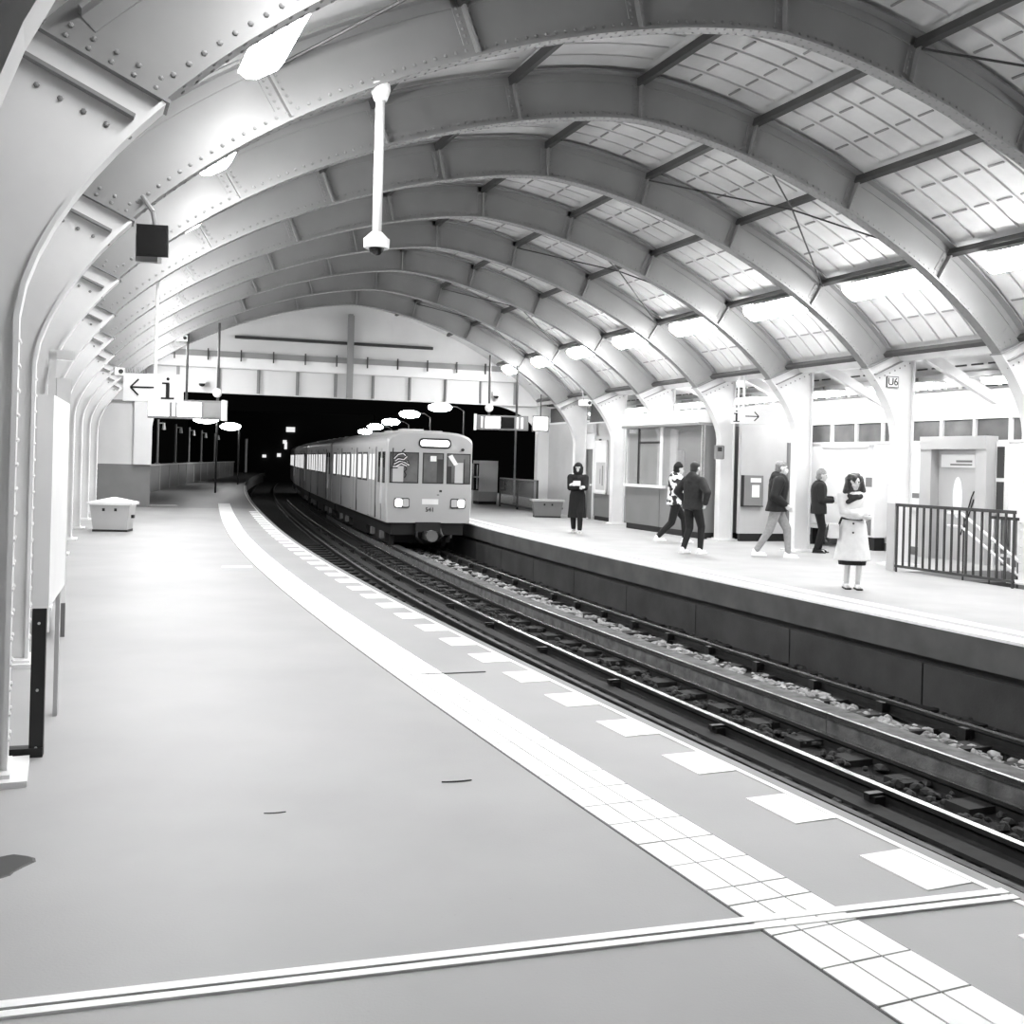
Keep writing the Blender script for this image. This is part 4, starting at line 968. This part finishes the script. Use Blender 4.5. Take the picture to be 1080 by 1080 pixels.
def person(lab, px, py, face, hgt, pose, look):
    """pose: feet (l, r) as (x, y, lift), hands (l, r) as (x, y, z) in metres for a 1.75 m body; +y = the way the person faces"""
    p = G(px, py); k = hgt / 1.75
    t = thing('person', lab, 'person', LF(p, face) @ Matrix.Scale(k, 4))
    lean = Vector((0, pose.get('lean', 0), 0))
    fl_, fr_ = [Vector((f[0], f[1], .085 + f[2])) for f in pose['feet']]
    hipz = .975 - pose.get('drop', 0)
    pel = Vector((0, 0, hipz)) + lean * .2; chest = Vector((0, 0, hipz + .35)) + lean * .8; neck = Vector((0, 0, hipz + .515)) + lean; hd = neck + Vector((0, .02, .17)) + lean * .3 + Vector((0, pose.get('bow', 0) * .5, -abs(pose.get('bow', 0)) * .3))
    body = MB(); J = {}
    cap(body, pel + Vector((-.07, 0, -.01)), pel + Vector((.07, 0, -.01)), .115, .115)
    cap(body, pel + Vector((0, 0, .05)), chest, .135, .16, .68, (0, 1, 0)); cap(body, chest + Vector((-.10, 0, .08)), chest + Vector((.10, 0, .08)), .085, .085)
    cap(body, neck + Vector((0, -.01, -.06)), hd + Vector((0, -.01, -.06)), .058, .053)
    turn = pose.get('turn', 0); fw = Vector((-math.sin(turn), math.cos(turn), 0)); rt = Vector((fw.y, -fw.x, 0))
    cap(body, hd + Vector((0, 0, .035)) - fw * .018, hd + Vector((0, 0, .03)) + fw * .02, .088, .078)              # skull
    cap(body, hd + fw * .035 + Vector((0, 0, -.045)), hd + fw * .05 + Vector((0, 0, -.085)), .06, .035)            # jaw
    cap(body, hd + fw * .092 + Vector((0, 0, .01)), hd + fw * .108 + Vector((0, 0, -.03)), .010, .015)             # nose
    for sg in (-1, 1): cap(body, hd + rt * .085 * sg + Vector((0, 0, .01)), hd + rt * .088 * sg + Vector((0, 0, -.03)), .018, .012)   # ears
    cap(body, hd + fw * .090 - rt * .02 + Vector((0, 0, -.058)), hd + fw * .090 + rt * .02 + Vector((0, 0, -.058)), .010, .010)       # lips
    sh = []; hands = []
    for sg, foot in ((-1, fl_), (1, fr_)):
        hip = pel + Vector((sg * .095, 0, -.03)); knee, ank = ik(hip, foot, .44, .44, (0, 1, 0)); J[('hip', sg)] = hip; J[('knee', sg)] = knee; J[('ank', sg)] = ank
        cap(body, hip, knee, .088, .058); cap(body, knee, ank, .056, .038)
        toe = ank + Vector((0, .15, -.045)); J[('toe', sg)] = toe; cap(body, ank + Vector((0, -.03, -.045)), toe, .036, .030)
    for sg, hh, bd in ((-1, pose['hands'][0], pose.get('elbow', [(-.5, -1, -.3), (.5, -1, -.3)])[0]), (1, pose['hands'][1], pose.get('elbow', [(-.5, -1, -.3), (.5, -1, -.3)])[1])):
        s0 = chest + Vector((sg * .185, 0, .10)); hv = Vector(hh) + lean * .7
        el, wr = ik(s0, hv, .29, .26, bd); J[('sho', sg)] = s0; J[('elb', sg)] = el; J[('wri', sg)] = wr
        cap(body, s0, el, .050, .040); cap(body, el, wr, .039, .027)
        d = (wr - el).normalized(); pn = Vector((sg, 0, 0)); pn = (pn - d * pn.dot(d)).normalized(); q = d.cross(pn)          # palm turned to the body
        cap(body, wr + d * .02, wr + d * .085, .034, .038, .42, pn)
        for f in range(4):
            b0 = wr + d * .085 + q * (-.030 + .020 * f); l_ = (.030, .038, .036, .026)[f]; cu = -pn * sg * 0 + (-pn)
            m1 = b0 + d * l_ + cu * .010; m2 = m1 + d * l_ * .6 + cu * .022; m3 = m2 + d * l_ * .25 + cu * .022
            cap(body, b0, m1, .010, .009, n=8); cap(body, m1, m2, .009, .0085, n=8); cap(body, m2, m3, .0085, .008, n=8)
        th0 = wr + d * .03 + q * .028; cap(body, th0, th0 + d * .035 + q * .022, .012, .010, n=8); cap(body, th0 + d * .035 + q * .022, th0 + d * .065 + q * .024 - pn * .01, .010, .009, n=8)
        J[('hand', sg)] = wr + d * .09
    blob('body', body, 'skin', t, .0095, 2)
    ey = MB()
    for sg in (-1, 1): ey.ball(hd + fw * .086 + rt * .032 * sg + Vector((0, 0, .012)), .012, 8, 5)
    ey.build('eyes', 'black', t)
    up = Vector((0, 0, 1))
    # trousers or tights
    tr = MB(); gr = look.get('trouser_r', 1.0)
    cap(tr, pel + Vector((-.07, 0, .0)), pel + Vector((.07, 0, .0)), .122, .122)
    for sg in (-1, 1):
        a, b, c = J[('hip', sg)], J[('knee', sg)], J[('ank', sg)]
        cap(tr, a, b, .106 * (gr * .5 + .5), .078 * gr); cap(tr, b, c + (b - c).normalized() * .03, .076 * gr, .056 * gr)
    blob('trousers', tr, look['trousers'], t, .012)
    for sg in (-1, 1):
        sh_ = MB(); a = J[('ank', sg)]; toe = J[('toe', sg)]
        cap(sh_, a + Vector((0, -.035, -.045)), toe + Vector((0, -.01, -.005)), .044, .034); cap(sh_, a + Vector((0, -.02, .0)), a + Vector((0, -.01, -.04)), .046, .046)
        so = blob('shoe', sh_, look['shoes'], t, .011)
        MB().strip([[Vector((a.x + x * .05, y, z)) for x, y in ((-1, a.y - .08), (1, a.y - .08), (1, toe.y + .02), (.5, toe.y + .05), (-.5, toe.y + .05), (-1, toe.y + .02))] for z in (a.z - .085, a.z - .062)]).build('sole', look.get('soles', 'cloth_white'), so)
    # jacket or coat
    jk = MB(); jr = look.get('bulk', 1.0); hem = hipz - look.get('hem', .06)
    cap(jk, pel + up * (.06), chest + up * .02, .165 * jr, .185 * jr, .76, (0, 1, 0)); cap(jk, chest + Vector((-.12, 0, .085)), chest + Vector((.12, 0, .085)), .098 * jr, .098 * jr)
    if hem < hipz - .02:
        n = 20; w0, w1 = .165 * jr, look.get('flare', .19)
        ring = lambda z, r, y0: [Vector((math.cos(i / n * 6.283) * r, math.sin(i / n * 6.283) * r * .78 + y0, z)) for i in range(n)]
        jk.strip([ring(hipz + .18, w0 * .9, lean.y * .4), ring(hipz, max(w0 * 1.08, .205), lean.y * .2), ring((hipz + hem) / 2, max((w0 + w1) / 2 * 1.05, .21), lean.y * .1), ring(hem, w1, 0)])
    ar = look.get('sleeve', 1.0)
    for sg in (-1, 1):
        cap(jk, J[('sho', sg)], J[('elb', sg)], .078 * ar, .064 * ar); cap(jk, J[('elb', sg)], J[('wri', sg)] + (J[('elb', sg)] - J[('wri', sg)]).normalized() * .02, .062 * ar, .046 * ar)
    cap(jk, neck + Vector((0, -.01, -.07)), neck + Vector((0, 0, -.01)), .085, .082)
    if look.get('hood'): cap(jk, neck + Vector((-.05, -.08, .0)), neck + Vector((.05, -.08, .0)), .085, .085); cap(jk, neck + Vector((0, -.10, -.06)), neck + Vector((0, -.06, .03)), .09, .10)
    blob(look.get('jacket_name', 'jacket'), jk, look['jacket'], t, .012)
    # hair or hat
    hr = MB(); st = look['hair_style']
    if st == 'curly':
        rnd = random.Random(5)
        for _ in range(46):
            a = rnd.uniform(0, 6.283); e = rnd.uniform(-.75, 1.2); v = Vector((math.cos(a) * math.cos(e), math.sin(a) * math.cos(e), math.sin(e)))
            w_ = rt * v.x + fw * v.y + up * v.z
            if v.y > .15 and e < .6: continue
            c = hd + w_ * .115 + up * .0 - fw * .02 + (up * -.07 if e < -.2 else up * 0); cap(hr, c, c + Vector((0, 0, -.03)), rnd.uniform(.034, .05), rnd.uniform(.03, .042), n=8)
        cap(hr, hd - fw * .045 + up * .05, hd - fw * .06 - up * .09, .108, .105)
        for sg in (-1, 1):
            for q_ in range(4): cap(hr, hd + rt * (.10 + .012 * q_) * sg + up * (.05 - .05 * q_) - fw * .01, hd + rt * (.11 + .012 * q_) * sg + up * (.0 - .05 * q_) - fw * .02, .04, .038, n=8)
    elif st in ('short', 'beanie'):
        cap(hr, hd + up * .055 - fw * .026, hd + up * .062 + fw * .012, .094, .083); cap(hr, hd - fw * .05 - up * .02, hd - fw * .03 + up * .04, .076, .09)
        if st == 'beanie': cap(hr, hd + up * .07 - fw * .01, hd + up * .10 - fw * .01, .094, .075)
    elif st == 'hooded':
        cap(hr, hd - fw * .035 + up * .04, hd - fw * .03 - up * .12, .118, .115); cap(hr, hd + up * .075 - fw * .02, hd + up * .075 + fw * .035, .09, .07)
        for sg in (-1, 1): cap(hr, hd + rt * .105 * sg + up * .03 - fw * .01, hd + rt * .10 * sg - up * .10 - fw * .01, .03, .03)
    blob({'beanie': 'hat', 'hooded': 'hood'}.get(st, 'hair'), hr, look['hair'], t, .011, 2)
    if look.get('mask'):
        mk = MB(); cap(mk, hd + fw * .070 - rt * .03 + up * -.05, hd + fw * .070 + rt * .03 + up * -.05, .044, .044); cap(mk, hd + fw * .06 - up * .08 - rt * .02, hd + fw * .06 - up * .08 + rt * .02, .036, .036); blob('face_mask', mk, 'cloth_white', t, .011)
    if look.get('scarf'):
        sc = MB(); n = 14
        for i in range(n):
            a0, a1 = i / n * 6.283, (i + 1) / n * 6.283; f = lambda a: neck + Vector((math.cos(a) * .10, math.sin(a) * .10 + .02, -.045 - .025 * math.sin(a))); cap(sc, f(a0), f(a1), .045, .045, n=8)
        cap(sc, neck + Vector((-.02, .13, -.06)), neck + Vector((.11, .13, -.14)), .045, .04, n=8); blob('scarf', sc, look['scarf'], t, .012)
    t['_j'] = 0
    del t['_j']
    return t, J, dict(hd=hd, neck=neck, pel=pel, chest=chest, hipz=hipz, k=k)
PI = math.pi
def held(J, t, name, lab, cat, m, dim, at, face, px=None):
    q = t.matrix_world @ Vector(at); o = thing(name, lab, cat, LF(q, face)); return o
# woman in the trench coat, facing the viewer
t, J, I = person('woman in a pale trench coat and dark scarf standing, arms folded at the chest', 898, 621, PI - .12, 1.60,
    dict(feet=((-.085, .03, 0), (.075, -.04, 0)), hands=((.10, .27, 1.19), (-.06, .25, 1.13)), elbow=[(-1, -.1, -.9), (1, -.1, -.9)], turn=.12, bow=.05),
    dict(trousers='cloth_white', trouser_r=.62, shoes='cloth_white', soles='black', jacket='cloth_light', jacket_name='trench_coat', hem=.53, flare=.285, bulk=1.02, sleeve=1.15, hair='hair_brown', hair_style='curly', scarf='cloth_char'))
n = 20; ring = lambda z, r: [Vector((math.cos(i / n * 6.283) * r, math.sin(i / n * 6.283) * r * .78, z)) for i in range(n)]
MB().strip([ring(.375, .205), ring(.50, .22)]).build('skirt', 'cloth_black', t)
for z in (1.02, .88): MB().ball((.03, .172, z), .016, 8, 5, (1, .5, 1)).build('button', 'black', t)
mb = MB(); cap(mb, (-.17, .13, 1.08), (.20, .16, 1.10), .022, .022, n=8); cap(mb, (.19, .10, 1.11), (.24, .05, .93), .02, .02, n=8); blob('belt', mb, 'cloth_char', t, .011)
ba = thing('shoulder_bag', 'pale shoulder bag with a black strap carried by the woman in the trench coat', 'bag', t.matrix_world @ Matrix.Translation((.30, -.02, .78)))
MB().strip([[Vector((x * .07, y * e, z)) for x, y in ((-1, -.16), (1, -.16), (1, .16), (-1, .16))] for z, e in ((0, 1), (.22, .92))]).build('pouch', 'cloth_light', ba)
MB().tube([(.05, .0, .22), (.09, .0, .12), (.11, .02, .0), (.06, .02, -.06)], .02, 6).build('strap', 'black', ba)
# walking man in puffer jacket and grey trousers, to the right
t, J, I = person('man in a dark puffer jacket and grey trousers walking past the partition wall', 817, 588, -PI / 2 - .20, 1.81,
    dict(feet=((-.08, .24, .0), (.08, -.34, .03)), hands=((-.20, .16, .94), (.20, .12, .98)), lean=.05, drop=.03),
    dict(trousers='cloth_grey', shoes='cloth_white', jacket='cloth_dark', hem=.10, flare=.255, bulk=1.32, sleeve=1.35, hair='hair_light', hair_style='short', mask=1, hood=1))
# man in dark clothes behind the pillar, reading a phone
t, J, I = person('man in black clothes and cap looking at his phone beside the pillar', 862, 583, -PI / 2 - .15, 1.66,
    dict(feet=((-.09, .05, 0), (.09, -.04, 0)), hands=((-.05, .30, 1.17), (.09, .28, 1.12)), elbow=[(-.3, -.6, -1), (.3, -.6, -1)], bow=.06),
    dict(trousers='cloth_black', shoes='cloth_black', soles='black', jacket='cloth_dark', hem=.14, flare=.22, bulk=1.22, sleeve=1.2, hair='hair_light', hair_style='beanie'))
q = t.matrix_world @ (J[('hand', -1)] + Vector((.03, .03, .02)))
ph = thing('phone', 'small phone held by the man in black clothes and cap', 'phone', LF(q, -PI / 2 - .15) @ Matrix.Rotation(-.7, 4, 'X'))
B('phone_body', 'black', ph, (-.036, .036, -.005, .005, -.07, .07)); B('phone_screen', 'lit_window', ph, (-.033, .033, -.007, -.005, -.064, .064))
# dark hooded jacket, walking away to the right
t, J, I = person('man in a dark hooded jacket and dark trousers walking away beside the camouflage jacket', 729, 584, -PI / 2 + .75, 1.74,
    dict(feet=((-.09, -.14, .01), (.09, .16, .0)), hands=((-.26, .10, 1.00), (.27, .02, .98)), elbow=[(-1, -.5, 0), (1, -.5, 0)], lean=.03, drop=.015),
    dict(trousers='cloth_dark', shoes='cloth_white', jacket='cloth_char', hem=.10, flare=.225, bulk=1.2, sleeve=1.2, hair='hair_dark', hair_style='short', hood=1))
# camouflage jacket
t, J, I = person('man in a black and white camouflage jacket and black beanie mid-stride by the kiosk', 710, 573, -PI / 2 + .25, 1.76,
    dict(feet=((-.08, .30, .01), (.08, -.40, .06)), hands=((-.18, .28, 1.02), (.20, .15, .95)), lean=.05, drop=.06),
    dict(trousers='cloth_black', shoes='cloth_white', jacket='camo', hem=.08, flare=.225, bulk=1.25, sleeve=1.3, hair='cloth_black', hair_style='beanie', hood=1))
# person in the long black coat, walking towards the viewer
t, J, I = person('person in a long black hooded coat holding a small white thing at the chest', 608, 562, PI - .15, 1.66,
    dict(feet=((-.09, .12, .0), (.09, -.10, .02)), hands=((.03, .24, 1.22), (-.05, .24, 1.17)), elbow=[(-1, -.2, -.7), (1, -.2, -.7)], drop=.01),
    dict(trousers='cloth_black', trouser_r=1.1, shoes='cloth_light', jacket='cloth_black', jacket_name='long_coat', hem=.58, flare=.245, bulk=1.06, sleeve=1.2, hair='cloth_black', hair_style='hooded', mask=0))
q = t.matrix_world @ Vector((0, .30, 1.27))
ph = thing('white_packet', 'small white packet held by the person in the long black coat', 'packet', LF(q, 0))
B('packet_body', 'cloth_white', ph, (-.09, .09, -.02, .02, -.055, .05)); B('packet_fold', 'cloth_light', ph, (-.085, .085, -.024, .018, .05, .065))
